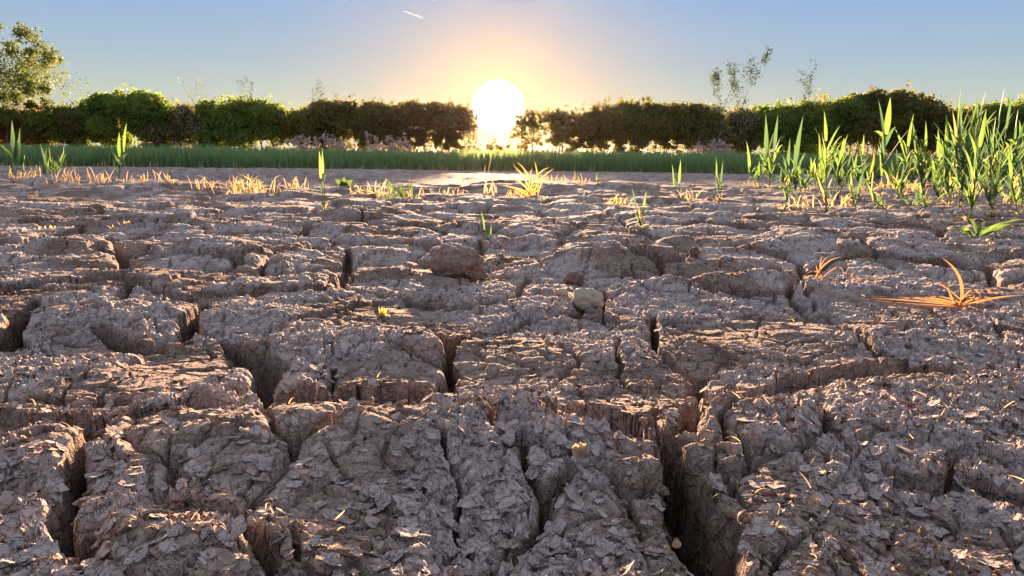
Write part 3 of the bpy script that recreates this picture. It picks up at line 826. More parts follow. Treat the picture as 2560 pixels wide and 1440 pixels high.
def clod(name, px, py, sx, sy, sz, label, cat, material, seed, sub=4, rough_=0.25, sink=0.3, crust=0.1):
    import bmesh
    from mathutils import noise
    p = ground_at(px, py); z = ground_z(p.x, p.y)
    bm = bmesh.new(); bmesh.ops.create_icosphere(bm, subdivisions=sub, radius=1)
    off = Vector((seed * 7.3, seed * 3.1, 0))
    for v in bm.verts:
        c = v.co.copy()
        k = 1 + rough_ * (noise.fractal(c * 1.3 + off, 0.9, 2.1, 6) + 0.5 * abs(noise.noise(c * 4 + off)))
        # flattened facets
        v.co = Vector((c.x * sx, c.y * sy, c.z * sz)) * k
    me = bpy.data.meshes.new(name)
    for v in bm.verts: v.co *= S
    bm.to_mesh(me); bm.free()
    me.polygons.foreach_set('use_smooth', np.ones(len(me.polygons), bool)); me.materials.append(material)
    o = link(name, me, None, (p.x, p.y, z + sz * (1 - sink)))
    return tag(o, label, cat)


clod('clod', 1140, 690, .068, .04, .044, 'large dark ragged clod of earth standing on the cracked soil below the sun', 'clod', M['soil'], 1, 4, .45)
clod('clod', 1612, 622, .020, .016, .032, 'small upright knob of earth on the crest right of the sun', 'clod', M['soil'], 2, 3, .4)
clod('clod', 1734, 660, .016, .014, .016, 'round dark lump of earth in the hollow behind the raised slab', 'clod', M['soil'], 3, 3, .4)
clod('stone', 1466, 764, .031, .022, .024, 'pale brown stone leaning against the raised slab of soil', 'stone', M['stone'], 4, 4, .34)
clod('stone', 1436, 706, .024, .02, .018, 'rounded grey lump just behind the pale brown stone', 'stone', M['soil'], 5, 3, .25)
clod('stone', 1406, 745, .013, .012, .010, 'small rounded pebble left of the pale brown stone', 'stone', M['stone'], 6, 3, .2)
clod('clod', 330, 592, .014, .012, .012, 'small dark clod at the head of the short deep crack on the left', 'clod', M['soil'], 7, 3, .4)
clod('clod', 310, 738, .014, .012, .018, 'small upright crumb of earth wedged in a crack, left of centre', 'clod', M['soil'], 8, 3, .4)
clod('clod', 1790, 1410, .028, .022, .02, 'round lump of brown earth fallen into the deepest crack', 'clod', M['soil'], 9, 4, .3)

# ------------------------------------------------------------------ wheat and weeds on the soil
def leaf_obj(parent, p0, p1, bend, width, m='wheat', twist=0.0, side=None, n=7, name='leaf', base_w=0.45, peak=0.3):
    if m == 'wheat':
        m = RND.choice(('wheat', 'wheat', 'wheat', 'wheat_blue', 'wheat_blue', 'wheat', 'wheat_blue', 'wheat', 'yellow' if RND.random() < .5 else 'wheat'))
    b = Buf(); mid = (p0 + p1) / 2 + bend
    b.blade(p0, mid, p1, width, side=side, n=n, twist=twist, base_w=base_w, peak=peak)
    return b.obj(name, M[m], parent)


def wheat(bpx, bpy_, tips, label, group=None, low=2, wid=0.64, dry=2, cat='wheat plant', depth=None, lush=1.0):
    """tips: (px, py[, blade px length, blade px width])"""
    B = ground_at(bpx, bpy_); B.z = ground_z(B.x, B.y) - 0.004
    root = empty('wheat_plant', B)
    tag(root, label, cat, group)
    k = B.y / FPX
    for q, tp in enumerate(tips):
        px, py = tp[0], tp[1]
        T = at_depth(px, py, B.y + RND.uniform(-.06, .06))
        Hh = max(0.02, T.z - B.z)
        bl = (tp[2] * k) if len(tp) > 2 else Hh * RND.uniform(.30, .42)
        bw = (tp[3] * k if len(tp) > 3 else 0.026 * (B.y / 3.5) ** 0.3) * wid
        lean = Vector((T.x - B.x, T.y - B.y, 0))
        b0 = B + Vector((RND.uniform(-.012, .012), RND.uniform(-.012, .012), 0))
        J = Vector((B.x + lean.x * 0.62, B.y + lean.y * .6, B.z + max(Hh - bl, Hh * .35)))
        st = Buf(); pts = []
        for i in range(6):
            t = i / 5
            pts.append(b0.lerp(J, t) + Vector((math.sin(t * 3.1) * .006, 0, 0)))
        st.tube(pts, [.0055 * wid * (1 - .45 * i / 5) for i in range(6)], 6)
        st.obj('stem', M['wheat'], root)
        leaf_obj(root, J, T, Vector((-lean.x * .10, 0, bl * .04)), bw, side=Vector((1, RND.uniform(-.8, .9), 0)), twist=RND.uniform(-1.1, 1.1), base_w=.6, peak=.25)
        for s_ in range(int(low)):
            t = RND.uniform(.25, .92)
            P = b0.lerp(J, t); az = RND.choice((-1, 1)) * RND.uniform(.25, 1.0)
            ln = Hh * RND.uniform(.16, .36) * lush + 0.03
            T2 = P + Vector((az * ln * .55, RND.uniform(-.3, .3) * ln, ln * (RND.uniform(.55, 1.1) if RND.random() < .75 else RND.uniform(-.3, .4))))
            leaf_obj(root, P, T2, Vector((0, 0, ln * RND.uniform(.05, .40))), bw * RND.uniform(.40, .75), side=Vector((RND.uniform(-.5, .5), 1, 0)) if RND.random() < .35 else Vector((1, .3, 0)), twist=RND.uniform(-1.6, 1.6), base_w=.7, peak=.2)
    if dry:
        b = Buf()
        for i in range(dry * 3):
            a = RND.uniform(0, 6.28); ln = RND.uniform(.03, .10)
            T2 = B + Vector((math.cos(a) * ln, math.sin(a) * ln, RND.uniform(0.005, .05)))
            b.blade(B + Vector((0, 0, .005)), (B + T2) / 2 + Vector((0, 0, .035)), T2, .008, n=5, twist=RND.uniform(-1, 1))
        b.obj('dead_leaves', M['straw'], root)
    return root


def tuft(name, px, py, spread_px, top_px, n, label, cat, m='straw', wid=.007, group=None, flop=.5, sprawl=.03):
    B = ground_at(px, py); k = B.y / FPX; b = Buf()
    for i in range(n):
        x = B.x + RND.gauss(0, .45) * spread_px * k * .5; y = B.y + RND.uniform(-sprawl, sprawl) * B.y * .6
        z = ground_z(x, y) - .003
        h = top_px * k * RND.uniform(.25, 1.0); fx = RND.gauss(0, flop) * h; fy = RND.gauss(0, flop * .5) * h
        if RND.random() < flop * .6: h *= .35; fx *= 1.8
        P0 = Vector((x, y, z)); P1 = P0 + Vector((fx, fy, h))
        b.blade(P0, P0 + Vector((fx * .3, fy * .3, h * RND.uniform(.6, 1.1))), P1, wid * RND.uniform(.6, 1.3), side=Vector((1, RND.uniform(-1, 1), 0)), n=5, twist=RND.uniform(-1.2, 1.2))
    return tag(b.obj(name, M[m]), label, cat, group)


GW = 'young wheat plants in the thick stand on the right'
W = [  # base x, base y, tips
    (1893, 472, [(1866, 352, 90, 11)], 2, 'thin wheat shoot at the left end of the right-hand stand, one blade upright'),
    (1922, 480, [(1914, 284, 100, 16), (1945, 288, 90, 15)], 4, 'wheat plant with two crossed upper blades, near the left end of the stand'),
    (1960, 520, [(2008, 290, 130, 18), (1975, 345, 80, 14)], 3, 'wheat plant leaning right behind a dry orange tuft, second group of the stand'),
    (2002, 484, [(1985, 360, 60, 10), (2040, 392, 50, 9)], 4, 'short bushy wheat plant between the two taller left groups of the stand'),
    (2068, 528, [(2060, 275, 75, 15), (2047, 332, 110, 14), (2120, 335, 70, 14)], 4, 'wheat plant with a detached-looking blade high above, in front of the hedge'),
    (2092, 500, [(2110, 345, 60, 14), (2135, 370, 50, 10)], 4, 'mid-height wheat plant with twin narrow tips, just right of the forked plant'),
    (2150, 486, [(2160, 335, 50, 9), (2128, 380, 50, 9)], 4, 'slender wheat plant with a short upright tip left of the broad-bladed plant'),
    (2198, 498, [(2226, 243, 88, 27)], 4, 'tall wheat plant with one very broad upright blade'),
    (2215, 530, [(2165, 455, 60, 9)], 1, 'small wheat shoot flopped to the left at the foot of the broad-bladed plant'),
    (2245, 500, [(2285, 283, 80, 17), (2262, 395, 70, 12)], 4, 'wheat plant whose top blade leans right beside the broad-bladed one'),
    (2312, 505, [(2278, 295, 80, 14), (2314, 302, 70, 9), (2298, 345, 60, 10)], 5, 'wheat plant with three narrow tips in the middle of the stand'),
    (2325, 528, [(2238, 488, 70, 10)], 1, 'low wheat shoot bent flat towards the left over bare soil'),
    (2350, 480, [(2345, 320, 70, 14), (2372, 330, 60, 12)], 5, 'bushy wheat plant just left of the tallest group'),
    (2372, 515, [(2402, 218, 110, 12), (2365, 285, 100, 16)], 5, 'tall wheat plant with a needle-like tip above the hedge'),
    (2402, 520, [(2400, 240, 110, 18), (2440, 262, 90, 20), (2382, 282, 80, 16)], 5, 'dense wheat plant with broad yellow-green blades in the tallest group'),
    (2420, 560, [(2466, 272, 90, 15), (2450, 330, 90, 17)], 4, 'wheat plant on a long pale stem, its foot nearest to the bare soil'),
    (2465, 500, [(2512, 218, 80, 11), (2490, 290, 100, 20)], 5, 'tall wheat plant whose thin tip stands above the right end of the hedge'),
    (2485, 520, [(2532, 226, 90, 10), (2470, 330, 80, 18)], 5, 'wheat plant with a slanting thin tip at the far right'),
    (2520, 500, [(2545, 275, 70, 18), (2560, 305, 70, 16)], 5, 'wheat plant with a broad blade against the hedge at the right edge'),
    (2545, 540, [(2520, 380, 70, 16), (2580, 350, 80, 16)], 5, 'dark green wheat plant at the extreme right edge of the stand'),
    (2590, 510, [(2600, 290, 80, 16), (2630, 330, 80, 16)], 4, 'wheat plant mostly outside the right edge'),
    (2440, 470, [(2440, 232, 60, 9), (2405, 300, 80, 14)], 5, 'slim wheat plant at the back of the tallest group'),
    (2255, 470, [(2240, 370, 50, 10), (2282, 385, 50, 10)], 5, 'short wheat plant at the back behind the yellowing leaves'),
    (2180, 465, [(2185, 380, 40, 9), (2150, 400, 40, 9)], 5, 'short wheat plant at the back left of the broad-bladed plant'),
    (2045, 470, [(2035, 400, 40, 8), (2070, 380, 50, 9)], 4, 'small wheat plant at the back between the left groups of the stand'),
    (2500, 470, [(2475, 345, 70, 14), (2535, 360, 70, 14)], 5, 'bushy wheat plant at the back near the right edge'),
    (2330, 465, [(2320, 400, 50, 12), (2300, 380, 50, 10)], 5, 'short bushy wheat plant at the back of the middle of the stand'),
    (2560, 468, [(2548, 300, 60, 12), (2572, 330, 60, 12)], 4, 'tall wheat plant at the back in the right-hand corner of the stand'),
    (2425, 455, [(2428, 300, 60, 10), (2448, 350, 60, 10)], 4, 'slim wheat plant at the back just right of the needle-tipped one'),
    (2365, 452, [(2350, 350, 50, 10), (2372, 360, 50, 10)], 4, 'low wheat plant at the very back left of the tallest group'),
    (2290, 458, [(2268, 385, 40, 8), (2300, 360, 40, 8)], 4, 'low wheat plant at the very back of the middle of the stand'),
    (2480, 545, [(2462, 420, 60, 12), (2500, 400, 60, 12)], 4, 'short wheat plant in the front row near the right edge'),
    (2350, 505, [(2330, 420, 50, 10), (2365, 400, 50, 10)], 4, 'short wheat plant in the front row left of the tallest group'),
    (2135, 515, [(2125, 430, 40, 9), (2160, 425, 40, 9)], 3, 'short wheat plant in the front row right of the leaning pair'),
    (2395, 465, [(2380, 380, 60, 12), (2420, 370, 60, 12)], 5, 'short bushy wheat plant at the back under the tallest group'),
]
for (bx, by, tips, low, lab_) in W:
    wheat(bx, by, tips, lab_, GW, low=low + (9 if bx > 2290 else 6), dry=2, lush=1.15, wid=.68)

for i in range(24):
    px = 1885 + (i / 24) ** .8 * 700 + RND.uniform(-15, 15); py = RND.uniform(455, 520 if px > 2250 else 490)
    hgt = RND.uniform(50, 95) * (1.25 if px > 2300 else 1)
    wheat(px, py, [(px + RND.uniform(-30, 30), py - hgt, 45, 9), (px + RND.uniform(-30, 30), py - hgt * .8, 40, 8)],
          'one of the low green shoots crowding the foot of the right-hand wheat stand', 'low shoots in the thick wheat stand', low=6, dry=1, wid=.85, lush=1.3)
for i in range(6):
    px = RND.uniform(-60, 110); py = RND.uniform(432, 458)
    wheat(px, py, [(px + RND.uniform(-20, 20), py - RND.uniform(40, 80), 40, 8), (px + RND.uniform(-20, 20), py - 40, 30, 7)],
          'one of the low green shoots beside the dark wheat plant at the left edge', 'low shoots at the left edge', low=3, dry=1)

GL = 'single wheat plants scattered over the bare soil'
wheat(1694, 498, [(1680, 410, 55, 10), (1702, 398, 60, 11)], 'short wheat plant with a V of two blades left of the thick stand', GL, low=1, dry=3)
wheat(1794, 522, [(1790, 392, 50, 8), (1808, 398, 55, 10)], 'upright wheat plant over a dry orange foot, nearest the thick stand', GL, low=2, dry=3)
wheat(808, 532, [(806, 370, 62, 13), (798, 378, 66, 10)], 'tall single wheat plant with bright forked blades left of the sun', GL, low=1, dry=1)
wheat(1490, 472, [(1492, 432, 22, 7)], 'tiny wheat shoot with a rounded tip right of the sun', GL, low=0, dry=0)
wheat(425, 456, [(424, 416, 26, 8)], 'small wheat shoot above a straw tuft on the left', GL, low=1, dry=1)
wheat(296, 450, [(316, 308, 70, 14), (298, 330, 60, 14), (282, 395, 30, 8)], 'tall wheat plant with a curved tip, third from the left edge', GL, low=4, dry=3)
wheat(135, 452, [(165, 340, 70, 9), (100, 360, 60, 10), (122, 365, 60, 9)], 'spreading wheat plant, second from the left edge', GL, low=6, dry=3, lush=1.4)
wheat(36, 440, [(30, 300, 110, 18), (50, 320, 90, 12), (8, 360, 60, 12)], 'tall dark wheat plant at the left edge', GL, low=5, dry=3, lush=1.2)
wheat(1225, 598, [(1203, 528, 50, 7), (1228, 560, 30, 5)], 'thin grass-like wheat seedling in the sun glow, closest to the viewer', GL, low=0, dry=0)
wheat(1600, 562, [(1580, 470, 40, 7), (1616, 478, 40, 8), (1598, 520, 30, 6)], 'thin wheat plant with two straggling stems below the right-hand hedge', GL, low=2, dry=1, wid=.7)

# sprawling plant at the right edge
B = ground_at(2440, 590); B.z = ground_z(B.x, B.y)
r_ = empty('wheat_plant', B); tag(r_, 'flattened wheat plant sprawling over the soil at the right edge', 'wheat plant')
for (x, y, bw) in ((2378, 575, 11), (2572, 562, 13), (2590, 548, 11), (2500, 600, 12), (2535, 585, 10), (2420, 550, 9), (2400, 590, 10), (2470, 555, 10)):
    T = at_depth(x, y, B.y + RND.uniform(-.1, .1)); T.z = max(T.z, B.z + .01)
    leaf_obj(r_, B + Vector((RND.uniform(-.02, .02), 0, .005)), T, Vector((0, 0, .05)), bw * B.y / FPX, twist=RND.uniform(-.5, .5), base_w=.6)

# curled dry plants lying on the cracks
def dry_plant(px, py, blades, label, m='rust', wd=12):
    B = ground_at(px, py); B.z = ground_z(B.x, B.y)
    r_ = empty('dry_grass_plant', B); tag(r_, label, 'dry plant'); k = B.y / FPX
    for (x, y, bx, by, bw) in blades:
        T = at_depth(x, y, B.y + RND.uniform(-.02, .02)); T.z = max(T.z, ground_z(T.x, T.y) + .012)
        C = at_depth(bx, by, B.y) + Vector((0, 0, .012))
        P0 = B + Vector((RND.uniform(-.008, .008), RND.uniform(-.01, .01), .004))
        leaf_obj(r_, P0, T, C - (P0 + T) / 2, bw * k * .48, m, twist=RND.uniform(-1, 1), n=9, base_w=.7)
    return r_


dry_plant(2405, 770, [(2115, 786, 2270, 775, 12), (2180, 758, 2290, 752, 9), (2355, 645, 2420, 700, 18), (2570, 738, 2480, 752, 13), (2310, 720, 2330, 690, 6),
                      (2420, 815, 2360, 770, 14), (2370, 712, 2372, 760, 12), (2455, 768, 2440, 700, 9), (2460, 800, 2440, 765, 8), (2345, 812, 2340, 765, 8),
                      (2240, 790, 2320, 745, 8), (2390, 750, 2470, 730, 7),
                      (2150, 772, 2280, 762, 7), (2500, 752, 2440, 742, 7), (2300, 775, 2350, 740, 7), (2465, 775, 2400, 735, 8), (2495, 768, 2440, 745, 6)],
          'large dry orange grass plant sprawled over a crack on the right')
dry_plant(2048, 692, [(2128, 645, 2070, 642, 9), (2108, 720, 2110, 650, 5), (2056, 640, 2046, 670, 7), (2014, 688, 2035, 675, 5), (2075, 640, 2052, 655, 5), (2040, 660, 2040, 680, 8)],
          'small curled dry orange grass plant standing left of the large one')
# yellow sprig
tuft('moss_sprig', 955, 800, 16, 26, 26, 'small yellow-green sprig growing on a block in the centre', 'plant', 'yellow', .0035, flop=.3, sprawl=.010)

# broadleaf weed
B = ground_at(860, 478); B.z = ground_z(B.x, B.y); k = B.y / FPX
r_ = empty('broadleaf_weed', B); tag(r_, 'small bright green broad-leaved weed left of the sun', 'weed')
for (x, y) in ((860, 442), (838, 448), (882, 450), (846, 462), (876, 466), (852, 452), (868, 456)):
    leaf_obj(r_, B, at_depth(x, y, B.y), Vector((0, 0, .01)), 13 * k, 'weed', base_w=.35, peak=.5)

# dry straw tufts along the crest
TU = [
    (630, 490, 130, 55, 60, 'straw', 'wide orange tuft of dry stubble left of the tall single wheat plant', .010),
    (585, 482, 60, 34, 22, 'straw', 'low dry tuft at the left end of the wide orange stubble', .009),
    (740, 482, 60, 34, 22, 'straw', 'small dry tuft just left of the tall single wheat plant', .009),
    (985, 498, 90, 62, 34, 'weed', 'spiky green grass tuft left of the sun', .010),
    (950, 490, 110, 40, 34, 'straw_pale', 'pale dry grass tuft mixed with the spiky green one', .008),
    (1045, 497, 50, 40, 16, 'straw', 'dry bent stalks at the right of the spiky green tuft', .009),
    (905, 492, 60, 24, 16, 'straw', 'low dry litter below the broad-leaved weed', .008),
    (1130, 492, 70, 26, 18, 'straw', 'sparse dry stalks below the sun, left group', .008),
    (1170, 462, 60, 36, 16, 'straw', 'thin dry stalks at the field edge below the sun', .008),
    (1222, 492, 40, 62, 14, 'straw_pale', 'dry stalks standing directly below the sun', .007),
    (1215, 452, 12, 120, 3, 'straw', 'single tall thin stalk reaching up into the sun glow', .006),
    (1325, 500, 46, 92, 22, 'yellow', 'upright yellow-green grass tuft right of the sun', .011),
    (1290, 500, 80, 30, 20, 'straw', 'dry litter round the foot of the upright yellow-green tuft', .008),
    (1385, 470, 70, 36, 18, 'straw', 'dry bent stalks right of the upright yellow-green tuft', .008),
    (1450, 478, 70, 30, 14, 'straw', 'sparse dry stalks beside the tiny wheat shoot', .008),
    (1542, 512, 50, 30, 12, 'yellow', 'small yellowing tuft below the right-hand hedge', .009),
    (1725, 505, 60, 34, 14, 'straw', 'dry orange stalks at the foot of the V-bladed wheat plant', .008),
    (230, 470, 90, 40, 36, 'straw_pale', 'pale straw tuft between the second and third wheat plants on the left', .009),
    (345, 468, 90, 30, 30, 'straw_pale', 'pale straw tuft right of the third wheat plant on the left', .009),
    (60, 462, 120, 30, 36, 'straw_pale', 'pale straw tuft at the foot of the dark plant at the left edge', .009),
    (160, 466, 80, 40, 26, 'straw_pale', 'straw tuft at the foot of the spreading wheat plant', .009),
    (430, 478, 60, 30, 20, 'straw_pale', 'straw tuft below the small wheat shoot on the left', .009),
    (510, 482, 80, 36, 20, 'straw_pale', 'thin pale stalks left of the wide orange stubble', .008),
    (2015, 520, 90, 40, 26, 'straw', 'dry orange tuft among the left wheat groups of the stand', .010),
    (2110, 512, 60, 44, 22, 'straw', 'dry tuft leaning right between two wheat plants', .010),
    (2230, 485, 90, 50, 34, 'yellow', 'yellowing tuft glowing under the middle of the stand', .013),
    (2290, 492, 80, 36, 26, 'straw', 'dry orange tuft under the middle of the stand', .011),
    (2420, 500, 160, 40, 44, 'straw', 'wide dry litter under the tallest group of wheat', .010),
    (2520, 520, 120, 40, 30, 'straw', 'dry litter under the wheat at the right edge', .010),
    (1885, 470, 50, 24, 14, 'straw', 'small dry tuft at the left end of the stand', .008),
    (2470, 600, 120, 26, 16, 'straw_pale', 'pale dry stalks beside the flattened plant at the right edge', .007),
    (2350, 575, 20, 10, 6, 'straw', 'tiny dry sprig on bare soil before the stand', .007),
    (1935, 585, 20, 16, 6, 'yellow', 'tiny yellow sprig on bare soil, well before the stand', .008),
    (120, 578, 16, 14, 14, 'straw_pale', 'small pale wisp of dry grass on the soil at the left edge', .006),
    (300, 572, 36, 20, 16, 'straw_pale', 'pale wisp of dry grass near the small dark clod on the left', .006),
]
for (px, py, sp, tp, n, m_, lab_, wd) in TU:
    tuft('dry_grass_tuft' if m_.startswith('straw') else 'grass_tuft', px, py, sp, tp, n, lab_, 'grass tuft', m_, wd, 'tufts of dry grass on the soil')

# small seed husk and fibres
def husk(px, py, w_, h_, label):
    p = ground_at(px, py); k = p.y / FPX; b = Buf()
    z = max(ground_z(p.x + i * .004, p.y - j * .006) for i in (-2, 0, 2) for j in (0, 1, 2))
    for i in range(7):
        a = (i - 3) * .22
        T = Vector((p.x + math.sin(a) * w_ * k, p.y + (i % 2) * .002, z + math.cos(a) * h_ * k))
        b.blade(Vector((p.x, p.y, z - .001)), (Vector((p.x, p.y, z)) + T) / 2 + Vector((math.sin(a) * .006, -.003, 0)), T, w_ * k * .5, n=5, peak=.6, base_w=.5)
    tag(b.obj('seed_husk', M['straw_pale']), label, 'seed husk')


husk(1449, 1208, 30, 36, 'golden papery seed husk glowing on the front soil between two lumps')
husk(1690, 1375, 9, 26, 'tiny golden seed husk on the left lip of the deepest crack')

# ------------------------------------------------------------------ crop belt
def RANDF(r, n): return r.uniform(0, 2.5, n)


def crop(n, ylo, yhi, hlo, hhi, w0, w1, seed):
    r = np.random.default_rng(seed)
    y = ylo + (yhi - ylo) * r.random(n) ** 1.3
    x = r.uniform(-1, 1, n) * (y * 0.85 + 6)
    ylim = 20.8 - 0.02 * x + 2.2 * fbm(x / 3.0, x * 0, 400, 3) - 0.5 * sstep(6, 12, np.abs(x))
    y = y + (ylim - 20.5)
    h = r.uniform(hlo, hhi, n) * (1 + 0.38 * fbm(x / 1.1, y / 1.3, 405, 3)) * (1 - 0.2 * RANDF(r, n) * np.exp(-np.maximum(y - ylim, 0) / .3))
    lx = r.normal(0, .16, n) * h; ly = r.normal(0, .12, n) * h
    wv = r.uniform(w0, w1, n); a = r.uniform(0, np.pi, n); sx = np.cos(a) * wv; sy = np.sin(a) * wv
    z0 = np.full(n, -0.05)
    V = np.zeros((n, 7, 3), np.float32)
    for i, (t, ww) in enumerate(((0, .5), (.5, 1.0), (.82, .7))):
        cx = x + lx * t * t; cy = y + ly * t * t; cz = z0 + (h + .05) * t * (1.08 - .08 * t)
        V[:, 2 * i] = np.stack([cx - sx * ww, cy - sy * ww, cz], 1); V[:, 2 * i + 1] = np.stack([cx + sx * ww, cy + sy * ww, cz], 1)
    V[:, 6] = np.stack([x + lx * 1.25, y + ly * 1.25, z0 + h + .05], 1)
    b = (np.arange(n) * 7)[:, None]
    F = np.concatenate([b + np.array([0, 1, 3, 2]), b + np.array([2, 3, 5, 4]), b + np.array([4, 5, 6, 6])])
    return V.reshape(-1, 3), F


def tri_mesh(name, V, F, material):
    me = bpy.data.meshes.new(name)
    V = np.asarray(V, np.float32) * S
    q = F[F[:, 2] != F[:, 3]]; t = F[F[:, 2] == F[:, 3]][:, :3]
    me.vertices.add(len(V)); me.vertices.foreach_set('co', V.ravel())
    lo_ = np.concatenate([q.ravel(), t.ravel()]).astype(np.int32)
    me.loops.add(len(lo_)); me.loops.foreach_set('vertex_index', lo_)
    me.polygons.add(len(q) + len(t))
    me.polygons.foreach_set('loop_start', np.concatenate([np.arange(len(q)) * 4, len(q) * 4 + np.arange(len(t)) * 3]).astype(np.int32))
    me.update(calc_edges=True); me.materials.append(material)
    return me


V1, F1 = crop(42000, 20.5, 25, .30, .64, .010, .022, 1)
V2, F2 = crop(12000, 25, 33, .45, .62, .03, .05, 2)
V, F = np.concatenate([V1, V2]), np.concatenate([F1, F2 + len(V1)])
tag(link('wheat_crop', tri_mesh('wheat_crop', V, F, M['wheat_dark'])), 'low belt of unripe green wheat in front of the hedge', 'crop', kind='stuff')
V, F = crop(1800, 20.2, 21.6, .06, .22, .008, .016, 3)
tag(link('crop_edge_grass', tri_mesh('crop_edge_grass', V, F, M['straw_pale'])), 'thin dry blades along the front edge of the green crop', 'grass', kind='stuff')

# ------------------------------------------------------------------ hedge
HY = 50 / S


def leaves_mesh(P, size, material, seed, name, flat=0.0):
    r = np.random.default_rng(seed); n = len(P)
    a = r.normal(size=(n, 3)); a[:, 2] *= (1 - flat); a /= np.linalg.norm(a, axis=1)[:, None]
    b = r.normal(size=(n, 3)); b -= a * (a * b).sum(1)[:, None]; b /= np.linalg.norm(b, axis=1)[:, None]
    s = (size * r.uniform(.6, 1.35, n))[:, None]
    V = np.stack([P - a * s, P - b * s * .45 + a * s * .1, P + a * s, P + b * s * .45 - a * s * .1], 1).reshape(-1, 3)
    F = np.arange(n * 4).reshape(n, 4)
    return np_mesh(name, V, F, material, False)


def bush(px0, px1, top, tone, label, por=.25, y=None, seed=0, dens=1.0, extra=None, group='bushes of the hedge', sparse=False):
    r = np.random.default_rng(100 + seed); R_ = random.Random(seed)
    y = HY + r.uniform(-1.5, 1.5) if y is None else y
    px0 -= 12; px1 += 12; A = at_depth(px0, 390, y); Bq = at_depth(px1, 390, y); top_z = at_depth((px0 + px1) / 2, top, y).z
    w_ = (Bq.x - A.x); cx = (A.x + Bq.x) / 2; H_ = top_z; dpt = min(w_, 5.5) * .45 + .8
    base = Vector((cx, y, -.2)); root = empty('hedge_bush', base); tag(root, label, 'bush', group)
    K_ = int(8 + w_ * 2.2); pts = []
    for i in range(K_):
        lx = cx + r.uniform(-.42, .42) * w_; rad = r.uniform(.12, .27) * min(w_, H_) * .9 + .35
        rad *= r.uniform(.6, 1.1); hz = H_ * r.uniform(.80, 1.08 + (.10 if rad < .9 else 0)) * (1 - .09 * abs((lx - cx) / (w_ * .5)) ** 2) - rad * .8
        lz = hz if i < K_ * .45 else r.uniform(.30 * H_, hz)
        ly = y + r.uniform(-.5, .5) * dpt
        n = int(dens * 520 * rad * rad / (.85 if not sparse else 1.6))
        q = r.normal(size=(n, 3)); q /= np.linalg.norm(q, axis=1)[:, None]
        q *= (r.random(n) ** .45)[:, None] * rad * np.array([1.15, 1.0, .85])
        # twiggy surface: some leaves shoot outwards
        o = r.random(n) < .12; q[o] *= r.uniform(1.0, 1.45, (o.sum(), 1))
        pts.append(q + np.array([lx, ly, lz]))
    P = np.concatenate(pts)
    # lower skirt with gaps
    n = int(dens * 420 * w_ * (1 - por))
    q = np.stack([cx + r.uniform(-.5, .5, n) * w_, y + r.uniform(-.5, .5, n) * dpt, r.random(n) * H_ * .6], 1)
    P = np.concatenate([P, q])
    g = fbm(P[:, 0] / .55, P[:, 2] / .5, 500 + seed, 3)
    cut_ = (por * 1.3 - .05) * (1 - sstep(.30, .55, P[:, 2] / H_)) + (.30 if sparse else .02)
    P = P[g + .5 > .26 + cut_ * .5]
    P = P[P[:, 2] > .1]
    sh = []
    for i in range(int(w_ * (9 if not sparse else 3))):
        sx = r.uniform(-.5, .5) * w_; ft = 1 - .09 * abs(sx / (w_ * .5)) ** 2
        p0 = np.array([cx + sx, y + r.uniform(-.3, .3) * dpt, H_ * ft * r.uniform(.82, .95)]); d = np.array([r.normal(0, .35), r.normal(0, .3), 1]); ln = r.uniform(.3, 1.0) * (1.8 if r.random() < .3 else 1)
        t = r.random(18)[:, None]
        sh.append(p0 + d * ln * t + r.normal(size=(18, 3)) * .10)
    P = np.concatenate([P] + sh)
    nb_ = int(len(P) * (.30 if extra else 0))
    if nb_:
        r.shuffle(P); link('blossom', leaves_mesh(P[:nb_] - np.array(base) + np.array([0, -.25, 0]), np.full(nb_, .10), M[extra], seed, 'blossom'), root); P = P[nb_:]
    link('foliage', leaves_mesh(P - np.array(base), np.full(len(P), .21), M[tone], seed + 50, 'foliage', .2), root)
    b = Buf()
    for i in range(int(4 + w_ * 1.3)):
        x0 = R_.uniform(-.45, .45) * w_; y0 = R_.uniform(-.3, .3) * dpt; hh = H_ * R_.uniform(.55, .85); pp = [Vector((x0, y0, 0))]
        for j in range(5):
            pp.append(pp[-1] + Vector((R_.gauss(0, .13), R_.gauss(0, .1), hh / 5)))
        b.tube([p + base for p in pp], [.085 * R_.uniform(.5, 1) * (1 - .14 * j) for j in range(6)], 5)
    b.obj('trunk', M['bark'], root)
    return root


